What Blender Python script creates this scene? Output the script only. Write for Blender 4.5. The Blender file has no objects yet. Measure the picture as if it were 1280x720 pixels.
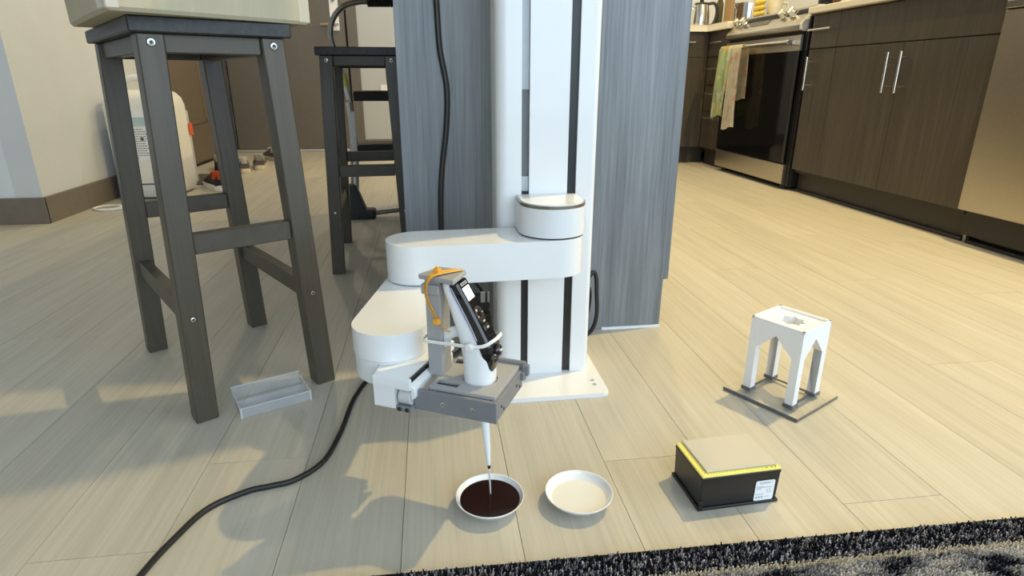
import bpy, bmesh, math, random
from mathutils import Matrix, Vector

# ------------------------------------------------------------------ camera, world, lights, exposure
SC = bpy.context.scene
COL = SC.collection
PI = math.pi
R = math.radians
random.seed(7)

cd = bpy.data.cameras.new('camera')
cam = bpy.data.objects.new('camera', cd)
COL.objects.link(cam)
cd.sensor_width = 36.0
cd.lens = 752.0 / 1280.0 * 36.0
cd.clip_start = 0.02
cam.location = (0, 0, 0.56)
cam.rotation_euler = (R(90 - 19.06), 0, R(-7.53))
SC.camera = cam

w = bpy.data.worlds.new('daylight')
SC.world = w
w.use_nodes = True
wn = w.node_tree.nodes
wb = wn['Background']
wb.inputs['Color'].default_value = (0.62, 0.80, 1.0, 1)
wb.inputs['Strength'].default_value = 0.8

def area_lamp(name, loc, size, power, color, rot=(0, 0, 0), size_y=None, shape='DISK', spread=180):
    d = bpy.data.lights.new(name, 'AREA')
    d.shape = shape
    d.size = size
    if size_y:
        d.size_y = size_y
    d.energy = power
    d.color = color
    d.spread = R(spread)
    o = bpy.data.objects.new(name, d)
    o.location = loc
    o.rotation_euler = rot
    COL.objects.link(o)
    return o

WARM = (1.0, 0.755, 0.33)
area_lamp('kitchen_downlight', (1.68, 1.47, 2.56), 0.08, 66, WARM)
area_lamp('kitchen_downlight', (1.25, 2.55, 2.56), 0.10, 9, WARM)
area_lamp('kitchen_downlight', (1.20, 3.65, 2.56), 0.10, 22, WARM)
area_lamp('hall_downlight', (-0.75, 3.9, 2.56), 0.10, 12, (1.0, 0.84, 0.58))
area_lamp('entry_fill_lamp', (0.25, 4.45, 2.56), 0.10, 12, (1.0, 0.95, 0.88))  # added fill lamp, brightens the pale back wall by the entry
# daylight through the corner windows behind the camera on the right
DAY = (0.72, 0.88, 1.0)
area_lamp('window_daylight', (0.70, -2.56, 1.32), 3.4, 64, DAY, rot=(R(90), 0, 0), size_y=2.0, shape='RECTANGLE')
area_lamp('window_daylight', (2.46, -1.05, 1.32), 2.6, 44, DAY, rot=(R(90), 0, R(90)), size_y=2.0, shape='RECTANGLE')

SC.view_settings.view_transform = 'Standard'
SC.view_settings.look = 'None'
SC.view_settings.gamma = 1
SC.view_settings.exposure = 0.06
SC.cycles.use_denoising = True

# ------------------------------------------------------------------ materials
MATS = {}

def pbr(name, color, rough=0.5, metal=0.0, spec=0.5, vary=0.06, scale=30.0, bump=0.0, bump_scale=200.0, coat=0.0, stretch=None, rough_vary=0.05, sss=0.0):
    """plain procedural material: colour with a little noise variation"""
    m = bpy.data.materials.new(name)
    m.use_nodes = True
    nt = m.node_tree
    n, l = nt.nodes, nt.links
    b = n['Principled BSDF']
    tc = n.new('ShaderNodeTexCoord')
    mp = n.new('ShaderNodeMapping')
    if stretch:
        mp.inputs['Scale'].default_value = stretch
    l.new(tc.outputs['Object'], mp.inputs['Vector'])
    nz = n.new('ShaderNodeTexNoise')
    nz.inputs['Scale'].default_value = scale
    nz.inputs['Detail'].default_value = 5
    l.new(mp.outputs['Vector'], nz.inputs['Vector'])
    cr = n.new('ShaderNodeValToRGB')
    lo = tuple(max(0, c * (1 - vary)) for c in color)
    hi = tuple(min(1, c * (1 + vary)) for c in color)
    cr.color_ramp.elements[0].position = 0.3
    cr.color_ramp.elements[1].position = 0.7
    cr.color_ramp.elements[0].color = (*lo, 1)
    cr.color_ramp.elements[1].color = (*hi, 1)
    l.new(nz.outputs['Fac'], cr.inputs['Fac'])
    l.new(cr.outputs['Color'], b.inputs['Base Color'])
    mr = n.new('ShaderNodeMapRange')
    mr.inputs['To Min'].default_value = max(0.02, rough - rough_vary)
    mr.inputs['To Max'].default_value = min(1, rough + rough_vary)
    l.new(nz.outputs['Fac'], mr.inputs['Value'])
    l.new(mr.outputs['Result'], b.inputs['Roughness'])
    b.inputs['Metallic'].default_value = metal
    b.inputs['Specular IOR Level'].default_value = spec
    b.inputs['Coat Weight'].default_value = coat
    if sss:
        b.inputs['Subsurface Weight'].default_value = sss
        b.inputs['Subsurface Radius'].default_value = (0.01, 0.01, 0.01)
    if bump:
        n2 = n.new('ShaderNodeTexNoise')
        n2.inputs['Scale'].default_value = bump_scale
        n2.inputs['Detail'].default_value = 4
        l.new(mp.outputs['Vector'], n2.inputs['Vector'])
        bp = n.new('ShaderNodeBump')
        bp.inputs['Strength'].default_value = bump
        bp.inputs['Distance'].default_value = 0.002
        l.new(n2.outputs['Fac'], bp.inputs['Height'])
        l.new(bp.outputs['Normal'], b.inputs['Normal'])
    MATS[name] = m
    return m

def clear_plastic(name, tint=(0.95, 0.97, 1.0), clear=0.8, rough=0.08, body=(0.8, 0.84, 0.88)):
    m = bpy.data.materials.new(name)
    m.use_nodes = True
    nt = m.node_tree
    n, l = nt.nodes, nt.links
    n.remove(n['Principled BSDF'])
    out = n['Material Output']
    tr = n.new('ShaderNodeBsdfTransparent')
    tr.inputs['Color'].default_value = (*tint, 1)
    pb = n.new('ShaderNodeBsdfPrincipled')
    pb.inputs['Roughness'].default_value = rough
    nz = n.new('ShaderNodeTexNoise')
    nz.inputs['Scale'].default_value = 60
    mr = n.new('ShaderNodeMapRange')
    mr.inputs['To Min'].default_value = clear - 0.06
    mr.inputs['To Max'].default_value = clear + 0.06
    l.new(nz.outputs['Fac'], mr.inputs['Value'])
    pb.inputs['Base Color'].default_value = (*body, 1)
    mx = n.new('ShaderNodeMixShader')
    l.new(mr.outputs['Result'], mx.inputs['Fac'])
    l.new(pb.outputs['BSDF'], mx.inputs[1])
    l.new(tr.outputs['BSDF'], mx.inputs[2])
    l.new(mx.outputs['Shader'], out.inputs['Surface'])
    MATS[name] = m
    return m

def streaks(name, cols, axis, rough=0.4, per_object=False, spec=0.5, fine=170.0, rnd=0.12, bump=0.06, long=1.6, coat=0.0):
    """wood-like streaks running along one object axis; cols = dark, mid, light"""
    m = bpy.data.materials.new(name)
    m.use_nodes = True
    nt = m.node_tree
    n, l = nt.nodes, nt.links
    b = n['Principled BSDF']
    tc = n.new('ShaderNodeTexCoord')
    src = tc.outputs['Object']
    oi = n.new('ShaderNodeObjectInfo')
    if per_object:
        mm = n.new('ShaderNodeVectorMath')
        mm.operation = 'SCALE'
        mm.inputs[0].default_value = (13.1, 7.7, 3.3)
        l.new(oi.outputs['Random'], mm.inputs['Scale'])
        ad = n.new('ShaderNodeVectorMath')
        ad.operation = 'ADD'
        l.new(src, ad.inputs[0])
        l.new(mm.outputs['Vector'], ad.inputs[1])
        src = ad.outputs['Vector']
    def noise(across, along, detail, rg=0.6):
        mp = n.new('ShaderNodeMapping')
        s = [across] * 3
        s[axis] = along
        mp.inputs['Scale'].default_value = s
        l.new(src, mp.inputs['Vector'])
        z = n.new('ShaderNodeTexNoise')
        z.inputs['Scale'].default_value = 1.0
        z.inputs['Detail'].default_value = detail
        z.inputs['Roughness'].default_value = rg
        l.new(mp.outputs['Vector'], z.inputs['Vector'])
        return z
    a = noise(fine, long * 2, 4, 0.65)
    c = noise(fine * 0.2, long, 3)
    mx = n.new('ShaderNodeMath')
    mx.operation = 'MULTIPLY_ADD'
    mx.inputs[1].default_value = 0.55
    l.new(a.outputs['Fac'], mx.inputs[0])
    sc2 = n.new('ShaderNodeMath')
    sc2.operation = 'MULTIPLY'
    sc2.inputs[1].default_value = 0.45
    l.new(c.outputs['Fac'], sc2.inputs[0])
    l.new(sc2.outputs[0], mx.inputs[2])
    fac = mx.outputs[0]
    if per_object:
        r2 = n.new('ShaderNodeMath')
        r2.operation = 'MULTIPLY_ADD'
        r2.inputs[1].default_value = rnd
        l.new(oi.outputs['Random'], r2.inputs[0])
        l.new(fac, r2.inputs[2])
        sub = n.new('ShaderNodeMath')
        sub.operation = 'SUBTRACT'
        sub.inputs[1].default_value = rnd / 2
        l.new(r2.outputs[0], sub.inputs[0])
        fac = sub.outputs[0]
    cr = n.new('ShaderNodeValToRGB')
    e = cr.color_ramp.elements
    e[0].position, e[1].position = 0.30, 0.70
    e[0].color, e[1].color = (*cols[0], 1), (*cols[2], 1)
    k = e.new(0.5)
    k.color = (*cols[1], 1)
    l.new(fac, cr.inputs['Fac'])
    l.new(cr.outputs['Color'], b.inputs['Base Color'])
    mr = n.new('ShaderNodeMapRange')
    mr.inputs['To Min'].default_value = rough + 0.08
    mr.inputs['To Max'].default_value = rough - 0.08
    l.new(a.outputs['Fac'], mr.inputs['Value'])
    l.new(mr.outputs['Result'], b.inputs['Roughness'])
    b.inputs['Specular IOR Level'].default_value = spec
    b.inputs['Coat Weight'].default_value = coat
    bp = n.new('ShaderNodeBump')
    bp.inputs['Strength'].default_value = bump
    bp.inputs['Distance'].default_value = 0.001
    l.new(a.outputs['Fac'], bp.inputs['Height'])
    l.new(bp.outputs['Normal'], b.inputs['Normal'])
    MATS[name] = m
    return m

plank_m = streaks('vinyl_plank', ((0.40, 0.37, 0.305), (0.475, 0.445, 0.375), (0.54, 0.51, 0.435)), 1, rough=0.42, per_object=True, spec=0.45, rnd=0.09, bump=0.035)
seam_m = pbr('floor_seam', (0.12, 0.11, 0.09), 0.8)
lam_m = streaks('daylit_laminate', ((0.120, 0.130, 0.143), (0.19, 0.205, 0.225), (0.275, 0.295, 0.32)), 2, rough=0.33, fine=210, spec=0.5, long=2.2)  # same wood as the cabinets, with daylight and glare put into the colour
kit_m = streaks('dark_brown_laminate', ((0.045, 0.037, 0.028), (0.065, 0.054, 0.042), (0.095, 0.080, 0.062)), 2, rough=0.42, fine=150, spec=0.4, long=1.8)
stool_m = streaks('black_brown_stain', ((0.055, 0.045, 0.031), (0.071, 0.059, 0.042), (0.090, 0.076, 0.056)), 2, rough=0.38, fine=120, bump=0.05)
seat_m = streaks('black_brown_seat', ((0.016, 0.0155, 0.0155), (0.025, 0.0245, 0.025), (0.045, 0.045, 0.046)), 1, rough=0.45, fine=120, bump=0.1)
kick_m = pbr('dark_toe_kick', (0.04, 0.033, 0.027), 0.5)
wallw_m = pbr('beige_wall_paint', (0.62, 0.645, 0.68), 0.75, scale=8, vary=0.02, bump=0.05)
wallb_m = pbr('pale_wall_paint', (0.70, 0.74, 0.79), 0.75, scale=8, vary=0.02, bump=0.05)
base_m = pbr('taupe_baseboard', (0.17, 0.145, 0.12), 0.5)
ceil_m = pbr('ceiling_paint', (0.75, 0.75, 0.73), 0.9)
dgrey_m = pbr('taupe_door_paint', (0.135, 0.122, 0.108), 0.45, vary=0.03)
dbrown_m = pbr('brown_door_paint', (0.17, 0.135, 0.10), 0.45, vary=0.03)
dark_m = pbr('black_gap', (0.008, 0.008, 0.008), 0.7)
silver_m = pbr('threshold_aluminium', (0.52, 0.53, 0.55), 0.4, metal=0.6)
white_m = pbr('robot_white_enamel', (0.80, 0.81, 0.82), 0.30, vary=0.004, coat=0.2, rough_vary=0.004)
white2_m = pbr('robot_cover_white', (0.76, 0.78, 0.80), 0.32, vary=0.004, rough_vary=0.004)
cap_rim_m = pbr('brushed_steel_rim', (0.32, 0.29, 0.24), 0.3, metal=1.0)
slot_m = pbr('slot_black', (0.012, 0.013, 0.015), 0.35)
belt_m = pbr('slot_pale_belt', (0.42, 0.45, 0.48), 0.4)
grey_m = pbr('printed_grey_plastic', (0.20, 0.205, 0.22), 0.45, vary=0.05, bump=0.08, bump_scale=600)
grey2_m = pbr('printed_light_grey_plastic', (0.36, 0.36, 0.36), 0.5, vary=0.04, bump=0.08, bump_scale=600)
motor_m = pbr('pale_motor_shell', (0.55, 0.56, 0.57), 0.35, vary=0.03)
screw_m = pbr('zinc_screw', (0.70, 0.69, 0.66), 0.28, metal=0.9)
blackscrew_m = pbr('black_screw', (0.015, 0.015, 0.015), 0.4)
pip_m = pbr('pipette_white', (0.82, 0.83, 0.84), 0.3, vary=0.01)
gloss_m = pbr('gloss_black_face', (0.006, 0.006, 0.009), 0.08, coat=0.5)
strip_m = pbr('lilac_edge_strip', (0.30, 0.29, 0.40), 0.25)
pad_m = pbr('button_pad', (0.030, 0.024, 0.022), 0.3)
btn_m = pbr('button_pale', (0.62, 0.60, 0.58), 0.4)
tip_m = pbr('tip_plastic', (0.86, 0.89, 0.92), 0.3, vary=0.02)
orange_m = pbr('orange_nylon', (0.78, 0.36, 0.04), 0.4)
nylon_m = pbr('white_nylon', (0.82, 0.80, 0.76), 0.4)
dish_m = pbr('white_glazed_dish', (0.77, 0.77, 0.77), 0.18, vary=0.01, coat=0.4)
wine_m = pbr('dark_red_liquid', (0.012, 0.0012, 0.001), 0.08, vary=0.02, spec=0.22)
cream_m = pbr('pale_milky_liquid', (0.74, 0.725, 0.665), 0.10, vary=0.01)
blackbox_m = pbr('black_rack_plastic', (0.010, 0.010, 0.012), 0.3, vary=0.1)
yellow_m = pbr('yellow_rack_plastic', (0.74, 0.67, 0.17), 0.45)
film_m = pbr('frosted_cover', (0.50, 0.475, 0.41), 0.5, vary=0.02)
paper_m = pbr('paper_label', (0.82, 0.84, 0.88), 0.6, vary=0.01)
ink_m = pbr('grey_ink', (0.10, 0.10, 0.11), 0.7)
print_m = pbr('printed_white_plastic', (0.87, 0.87, 0.875), 0.5, vary=0.01, bump=0.06, bump_scale=500)
clear_m = clear_plastic('clear_acrylic', clear=0.975, tint=(1.0, 1.0, 1.0))
tray_m = clear_plastic('clear_tray_plastic', clear=0.84, rough=0.15, tint=(0.99, 0.99, 1.0))
edge_m = pbr('acrylic_edge', (0.12, 0.125, 0.13), 0.25)
cable_m = pbr('black_rubber_cable', (0.008, 0.008, 0.009), 0.42)
cord_m = pbr('white_cord', (0.8, 0.8, 0.8), 0.4)
card_m = pbr('cardboard', (0.47, 0.42, 0.30), 0.8, scale=60, vary=0.06, stretch=(1, 1, 0.1))
tape_m = clear_plastic('packing_tape', clear=0.45, rough=0.12, body=(0.80, 0.76, 0.66), tint=(0.95, 0.92, 0.85))
hdpe_m = pbr('white_hdpe', (0.80, 0.79, 0.76), 0.35, vary=0.02)
red_m = pbr('orange_red_tag', (0.75, 0.10, 0.03), 0.5)
steel_m = pbr('stainless_steel', (0.58, 0.53, 0.45), 0.30, metal=1.0, scale=4, vary=0.06, stretch=(1, 60, 60))
steelp_m = pbr('polished_steel', (0.70, 0.68, 0.64), 0.16, metal=1.0)
oglass_m = pbr('oven_black_glass', (0.004, 0.004, 0.005), 0.05, spec=0.2, coat=0.0)
black_m = pbr('black_enamel', (0.012, 0.012, 0.014), 0.35)
endcap_m = pbr('grey_end_cap', (0.50, 0.50, 0.50), 0.4)
counter_m = pbr('cream_quartz', (0.74, 0.69, 0.58), 0.3, scale=90, vary=0.04)
handle_m = pbr('satin_nickel', (0.78, 0.74, 0.68), 0.25, metal=1.0)
foam_m = pbr('black_foam_grip', (0.012, 0.011, 0.010), 0.8, bump=0.4, bump_scale=300)
tube_m = pbr('grey_steel_tube', (0.28, 0.27, 0.25), 0.3, metal=0.8)
tubel_m = pbr('pale_steel_tube', (0.60, 0.60, 0.60), 0.35, metal=0.5)
rubber_m = pbr('dark_rubber_foot', (0.028, 0.032, 0.040), 0.6)
tread_m = pbr('black_step_tread', (0.010, 0.010, 0.010), 0.6)
suede_m = pbr('grey_suede', (0.11, 0.095, 0.105), 0.85, bump=0.2)
sole_m = pbr('cream_sole', (0.62, 0.55, 0.42), 0.6)
shoew_m = pbr('white_leather', (0.78, 0.75, 0.68), 0.5)
shoeb_m = pbr('black_knit', (0.010, 0.010, 0.011), 0.7)
mat_m = pbr('olive_doormat', (0.070, 0.066, 0.050), 0.95, bump=0.5, scale=120)
mug_m = pbr('cream_mug', (0.78, 0.70, 0.52), 0.25)
banana_m = pbr('banana_yellow', (0.75, 0.55, 0.08), 0.5, vary=0.12)
wood_m = streaks('board_wood', ((0.22, 0.13, 0.05), (0.33, 0.21, 0.09), (0.42, 0.28, 0.13)), 2, rough=0.5, fine=90)
clothw_m = pbr('white_cloth', (0.75, 0.74, 0.72), 0.9, bump=0.3)

def towel_material(name, base, spots):
    m = bpy.data.materials.new(name)
    m.use_nodes = True
    n, l = m.node_tree.nodes, m.node_tree.links
    b = n['Principled BSDF']
    b.inputs['Roughness'].default_value = 0.9
    tc = n.new('ShaderNodeTexCoord')
    vo = n.new('ShaderNodeTexVoronoi')
    vo.inputs['Scale'].default_value = 26
    l.new(tc.outputs['Object'], vo.inputs['Vector'])
    cr = n.new('ShaderNodeValToRGB')
    cr.color_ramp.interpolation = 'CONSTANT'
    e = cr.color_ramp.elements
    e[0].color = (*base, 1)
    e[1].position = 0.5
    e[1].color = (*spots[0], 1)
    for i, s in enumerate(spots[1:]):
        k = e.new(0.62 + 0.13 * i)
        k.color = (*s, 1)
    sx = n.new('ShaderNodeSeparateColor')
    l.new(vo.outputs['Color'], sx.inputs['Color'])
    l.new(sx.outputs['Red'], cr.inputs['Fac'])
    l.new(cr.outputs['Color'], b.inputs['Base Color'])
    return m
towel1_m = towel_material('green_print_cloth', (0.50, 0.62, 0.34), ((0.75, 0.72, 0.45), (0.80, 0.50, 0.12), (0.70, 0.72, 0.60)))
towel2_m = towel_material('pink_print_cloth', (0.78, 0.70, 0.58), ((0.78, 0.50, 0.42), (0.76, 0.72, 0.60), (0.62, 0.66, 0.50)))

# lit pipette screen (gives off light)
scr_m = bpy.data.materials.new('lit_screen')
scr_m.use_nodes = True
_b = scr_m.node_tree.nodes['Principled BSDF']
_b.inputs['Base Color'].default_value = (0.9, 0.9, 0.86, 1)
_b.inputs['Emission Color'].default_value = (1.0, 1.0, 0.95, 1)
_b.inputs['Emission Strength'].default_value = 0.75
lcd_m = bpy.data.materials.new('lit_clock_digits')
lcd_m.use_nodes = True
_b = lcd_m.node_tree.nodes['Principled BSDF']
_b.inputs['Base Color'].default_value = (0.3, 0.4, 0.8, 1)
_b.inputs['Emission Color'].default_value = (0.35, 0.55, 1.0, 1)
_b.inputs['Emission Strength'].default_value = 1.2

def rug_material():
    m = bpy.data.materials.new('rug_pile')
    m.use_nodes = True
    n, l = m.node_tree.nodes, m.node_tree.links
    b = n['Principled BSDF']
    b.inputs['Roughness'].default_value = 0.95
    b.inputs['Specular IOR Level'].default_value = 0.1
    tc = n.new('ShaderNodeTexCoord')
    sx = n.new('ShaderNodeSeparateXYZ')
    l.new(tc.outputs['Object'], sx.inputs['Vector'])
    # flecks in the navy border
    mp = n.new('ShaderNodeMapping')
    mp.inputs['Scale'].default_value = (240, 110, 1)
    mp.inputs['Rotation'].default_value = (0, 0, 0.5)
    l.new(tc.outputs['Object'], mp.inputs['Vector'])
    nz = n.new('ShaderNodeTexNoise')
    nz.inputs['Scale'].default_value = 1
    nz.inputs['Detail'].default_value = 3
    nz.inputs['Roughness'].default_value = 0.7
    l.new(mp.outputs['Vector'], nz.inputs['Vector'])
    c1 = n.new('ShaderNodeValToRGB')
    c1.color_ramp.elements[0].position = 0.51
    c1.color_ramp.elements[0].color = (0.010, 0.010, 0.018, 1)
    c1.color_ramp.elements[1].position = 0.63
    c1.color_ramp.elements[1].color = (0.58, 0.57, 0.60, 1)
    l.new(nz.outputs['Fac'], c1.inputs['Fac'])
    # blotches inside the border
    mp2 = n.new('ShaderNodeMapping')
    mp2.inputs['Scale'].default_value = (16, 45, 1)
    l.new(tc.outputs['Object'], mp2.inputs['Vector'])
    n2 = n.new('ShaderNodeTexNoise')
    n2.inputs['Scale'].default_value = 1
    n2.inputs['Detail'].default_value = 5
    n2.inputs['Roughness'].default_value = 0.7
    l.new(mp2.outputs['Vector'], n2.inputs['Vector'])
    c2 = n.new('ShaderNodeValToRGB')
    e = c2.color_ramp.elements
    e[0].position, e[1].position = 0.42, 0.66
    e[0].color, e[1].color = (0.012, 0.012, 0.02, 1), (0.62, 0.60, 0.56, 1)
    k = e.new(0.47); k.color = (0.20, 0.20, 0.22, 1)
    k = e.new(0.56); k.color = (0.40, 0.39, 0.38, 1)
    l.new(n2.outputs['Fac'], c2.inputs['Fac'])
    # y bands (y measured from the rug's edge, negative towards the camera), edges wobble a little
    wob = n.new('ShaderNodeMath'); wob.operation = 'MULTIPLY_ADD'
    wob.inputs[1].default_value = 0.012
    l.new(nz.outputs['Fac'], wob.inputs[0]); l.new(sx.outputs['Y'], wob.inputs[2])
    def step(th):
        s = n.new('ShaderNodeMath'); s.operation = 'LESS_THAN'
        l.new(wob.outputs[0], s.inputs[0]); s.inputs[1].default_value = th
        return s
    s1, s2 = step(-0.0335), step(-0.041)
    m1 = n.new('ShaderNodeMixRGB')
    l.new(s1.outputs[0], m1.inputs['Fac']); l.new(c1.outputs['Color'], m1.inputs['Color1'])
    m1.inputs['Color2'].default_value = (0.52, 0.47, 0.38, 1)
    m2 = n.new('ShaderNodeMixRGB')
    l.new(s2.outputs[0], m2.inputs['Fac']); l.new(m1.outputs['Color'], m2.inputs['Color1']); l.new(c2.outputs['Color'], m2.inputs['Color2'])
    l.new(m2.outputs['Color'], b.inputs['Base Color'])
    return m
rug_m = rug_material()

# ------------------------------------------------------------------ mesh helpers
I4 = Matrix.Identity(4)
def T(x, y, z): return Matrix.Translation((x, y, z))
def RZ(a): return Matrix.Rotation(a, 4, 'Z')
def RX(a): return Matrix.Rotation(a, 4, 'X')
def RY(a): return Matrix.Rotation(a, 4, 'Y')
def new(): return bmesh.new()

def _merge(bm, tmp, m):
    if m is not None:
        tmp.transform(m)
    vs = {}
    for v in tmp.verts:
        vs[v] = bm.verts.new(v.co)
    for f in tmp.faces:
        try:
            bm.faces.new([vs[v] for v in f.verts])
        except ValueError:
            pass
    tmp.free()
    return bm

def box(bm, lo, hi, m=None, bev=0.0, seg=1):
    t = bmesh.new()
    bmesh.ops.create_cube(t, size=1.0)
    for v in t.verts:
        v.co = Vector([(lo[i] + hi[i]) / 2 + v.co[i] * (hi[i] - lo[i]) for i in range(3)])
    if bev:
        bmesh.ops.bevel(t, geom=t.edges[:], offset=bev, segments=seg, affect='EDGES', profile=0.5)
    return _merge(bm, t, m)

def hexa(bm, c8, bev=0.0, m=None):
    """box from 8 corners: bottom 4 (ccw) then top 4"""
    t = bmesh.new()
    v = [t.verts.new(c) for c in c8]
    for f in ((3, 2, 1, 0), (4, 5, 6, 7), (0, 1, 5, 4), (1, 2, 6, 5), (2, 3, 7, 6), (3, 0, 4, 7)):
        t.faces.new([v[i] for i in f])
    if bev:
        bmesh.ops.bevel(t, geom=t.edges[:], offset=bev, segments=1, affect='EDGES')
    return _merge(bm, t, m)

def prism(bm, pts, z0, z1, m=None, bev=0.0, seg=2, which='all'):
    """extrude a polygon (xy, ccw) from z0 to z1"""
    t = bmesh.new()
    a = [t.verts.new((x, y, z0)) for x, y in pts]
    b = [t.verts.new((x, y, z1)) for x, y in pts]
    n = len(pts)
    fb = t.faces.new(a[::-1])
    ft = t.faces.new(b)
    for i in range(n):
        t.faces.new((a[i], a[(i + 1) % n], b[(i + 1) % n], b[i]))
    if bev:
        ed = t.edges[:] if which == 'all' else (list(ft.edges) if which == 'top' else list(ft.edges) + list(fb.edges))
        bmesh.ops.bevel(t, geom=ed, offset=bev, segments=seg, affect='EDGES', profile=0.5)
    return _merge(bm, t, m)

def lathe(bm, prof, n=32, m=None, a0=0.0, a1=2 * PI):
    t = bmesh.new()
    full = abs(a1 - a0 - 2 * PI) < 1e-6
    k = n if full else n + 1
    rings = []
    for r, z in prof:
        if r < 1e-7:
            rings.append([t.verts.new((0, 0, z))] * k)
        else:
            rings.append([t.verts.new((r * math.cos(a0 + (a1 - a0) * i / n), r * math.sin(a0 + (a1 - a0) * i / n), z)) for i in range(k)])
    for p, q in zip(rings, rings[1:]):
        for i in range(n):
            j = (i + 1) % k
            f = []
            for v in (p[i], p[j], q[j], q[i]):
                if v not in f:
                    f.append(v)
            if len(f) > 2:
                try: t.faces.new(f)
                except ValueError: pass
    return _merge(bm, t, m)

def cyl(bm, p, q, r, n=16, r2=None, bev=0.0):
    p, q = Vector(p), Vector(q)
    d = q - p
    L = d.length
    r2 = r if r2 is None else r2
    m = T(*p) @ d.to_track_quat('Z', 'Y').to_matrix().to_4x4()
    if bev:
        prof = [(0, 0), (r - bev, 0), (r, bev), (r2, L - bev), (r2 - bev, L), (0, L)]
    else:
        prof = [(0, 0), (r, 0), (r2, L), (0, L)]
    return lathe(bm, prof, n, m)

def loft(bm, rings, m=None, cap=True, closed=True):
    t = bmesh.new()
    rs = [[t.verts.new(c) for c in r] for r in rings]
    n = len(rs[0])
    for p, q in zip(rs, rs[1:]):
        for i in range(n if closed else n - 1):
            j = (i + 1) % n
            t.faces.new((p[i], p[j], q[j], q[i]))
    if cap:
        t.faces.new(rs[0][::-1])
        t.faces.new(rs[-1])
    bmesh.ops.recalc_face_normals(t, faces=t.faces[:])
    return _merge(bm, t, m)

def spline(pts, sub=8, closed=False):
    P = [Vector(p) for p in pts]
    n = len(P)
    out = []
    last = n if closed else n - 1
    for i in range(last):
        if closed:
            a, b, c, d = P[i - 1], P[i], P[(i + 1) % n], P[(i + 2) % n]
        else:
            a, b, c, d = P[max(i - 1, 0)], P[i], P[i + 1], P[min(i + 2, n - 1)]
        for k in range(sub):
            t = k / sub
            out.append(0.5 * ((2 * b) + (c - a) * t + (2 * a - 5 * b + 4 * c - d) * t * t + (-a + 3 * b - 3 * c + d) * t ** 3))
    if not closed:
        out.append(P[-1])
    return out

def tube(bm, pts, r, n=8, sub=8, closed=False, m=None, flat=None):
    """round (or flat: (half width, half thickness)) strip swept along a smooth path"""
    P = spline(pts, sub, closed) if sub else [Vector(p) for p in pts]
    t = bmesh.new()
    rings = []
    N = len(P)
    up = Vector((0, 0, 1))
    prev = None
    for i, p in enumerate(P):
        if closed:
            d = (P[(i + 1) % N] - P[i - 1])
        else:
            d = P[min(i + 1, N - 1)] - P[max(i - 1, 0)]
        d.normalize()
        if prev is None:
            s = d.cross(up)
            if s.length < 1e-3:
                s = d.cross(Vector((1, 0, 0)))
        else:
            s = prev - d * prev.dot(d)
        s.normalize()
        prev = s
        u = s.cross(d)
        ra = r(i / max(1, N - 1)) if callable(r) else r
        ring = []
        for k in range(n):
            a = 2 * PI * k / n
            if flat:
                ring.append(t.verts.new(p + u * math.cos(a) * flat[0] + s * math.sin(a) * flat[1]))
            else:
                ring.append(t.verts.new(p + u * math.cos(a) * ra + s * math.sin(a) * ra))
        rings.append(ring)
    M = N if closed else N - 1
    for i in range(M):
        p, q = rings[i], rings[(i + 1) % N]
        for k in range(n):
            j = (k + 1) % n
            t.faces.new((p[k], p[j], q[j], q[k]))
    if not closed:
        t.faces.new(rings[0][::-1])
        t.faces.new(rings[-1])
    bmesh.ops.recalc_face_normals(t, faces=t.faces[:])
    return _merge(bm, t, m)

def sphere(bm, c, r, m=None, u=16, v=10):
    rr = (r, r, r) if not hasattr(r, '__len__') else r
    t = bmesh.new()
    bmesh.ops.create_uvsphere(t, u_segments=u, v_segments=v, radius=1.0)
    for q in t.verts:
        q.co = Vector((c[0] + q.co.x * rr[0], c[1] + q.co.y * rr[1], c[2] + q.co.z * rr[2]))
    return _merge(bm, t, m)

ROOTS = {}
def obj(name, bm, mat, parent=None, world=None, recalc=True, label=None):
    """link bm as ONE mesh object; world=True: bm is in world coordinates, bring it into the thing's frame"""
    if recalc:
        bmesh.ops.recalc_face_normals(bm, faces=bm.faces[:])
    if world is not None:
        bm.transform(world)
    if parent is not None and world is not None:
        root = parent
        while root.parent:
            root = root.parent
        bm.transform(ROOTS[root].inverted())
    me = bpy.data.meshes.new(name)
    bm.to_mesh(me)
    bm.free()
    for p in me.polygons:
        p.use_smooth = True
    me.set_sharp_from_angle(angle=R(32))
    me.materials.append(mat)
    o = bpy.data.objects.new(name, me)
    COL.objects.link(o)
    if parent is not None:
        o.parent = parent
    if label:
        o['label'] = label
    return o

def thing(name, label, cat, loc=(0, 0, 0), rz=0.0, group=None):
    o = bpy.data.objects.new(name, None)
    o.empty_display_size = 0.05
    COL.objects.link(o)
    o.location = loc
    o.rotation_euler = (0, 0, rz)
    o['label'] = label
    o['category'] = cat
    if group:
        o['group'] = group
    ROOTS[o] = T(*loc) @ RZ(rz)
    return o

def tag(o, label, cat, group=None):
    o['label'] = label
    o['category'] = cat
    if group:
        o['group'] = group
    return o

def struct(name, bm, mat, parent=None):
    o = obj(name, bm, mat, parent)
    if parent is None:
        o['kind'] = 'structure'
        ROOTS[o] = I4.copy()
    return o

def dup(root, loc, rz, label=None, name=None):
    r = root.copy(); COL.objects.link(r)
    r.location = loc
    r.rotation_euler = (0, 0, rz)
    if label: r['label'] = label
    ROOTS[r] = T(*loc) @ RZ(rz)
    for ch in list(root.children):
        c = ch.copy(); COL.objects.link(c); c.parent = r
        for g in list(ch.children):
            d = g.copy(); COL.objects.link(d); d.parent = c
    return r

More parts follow.
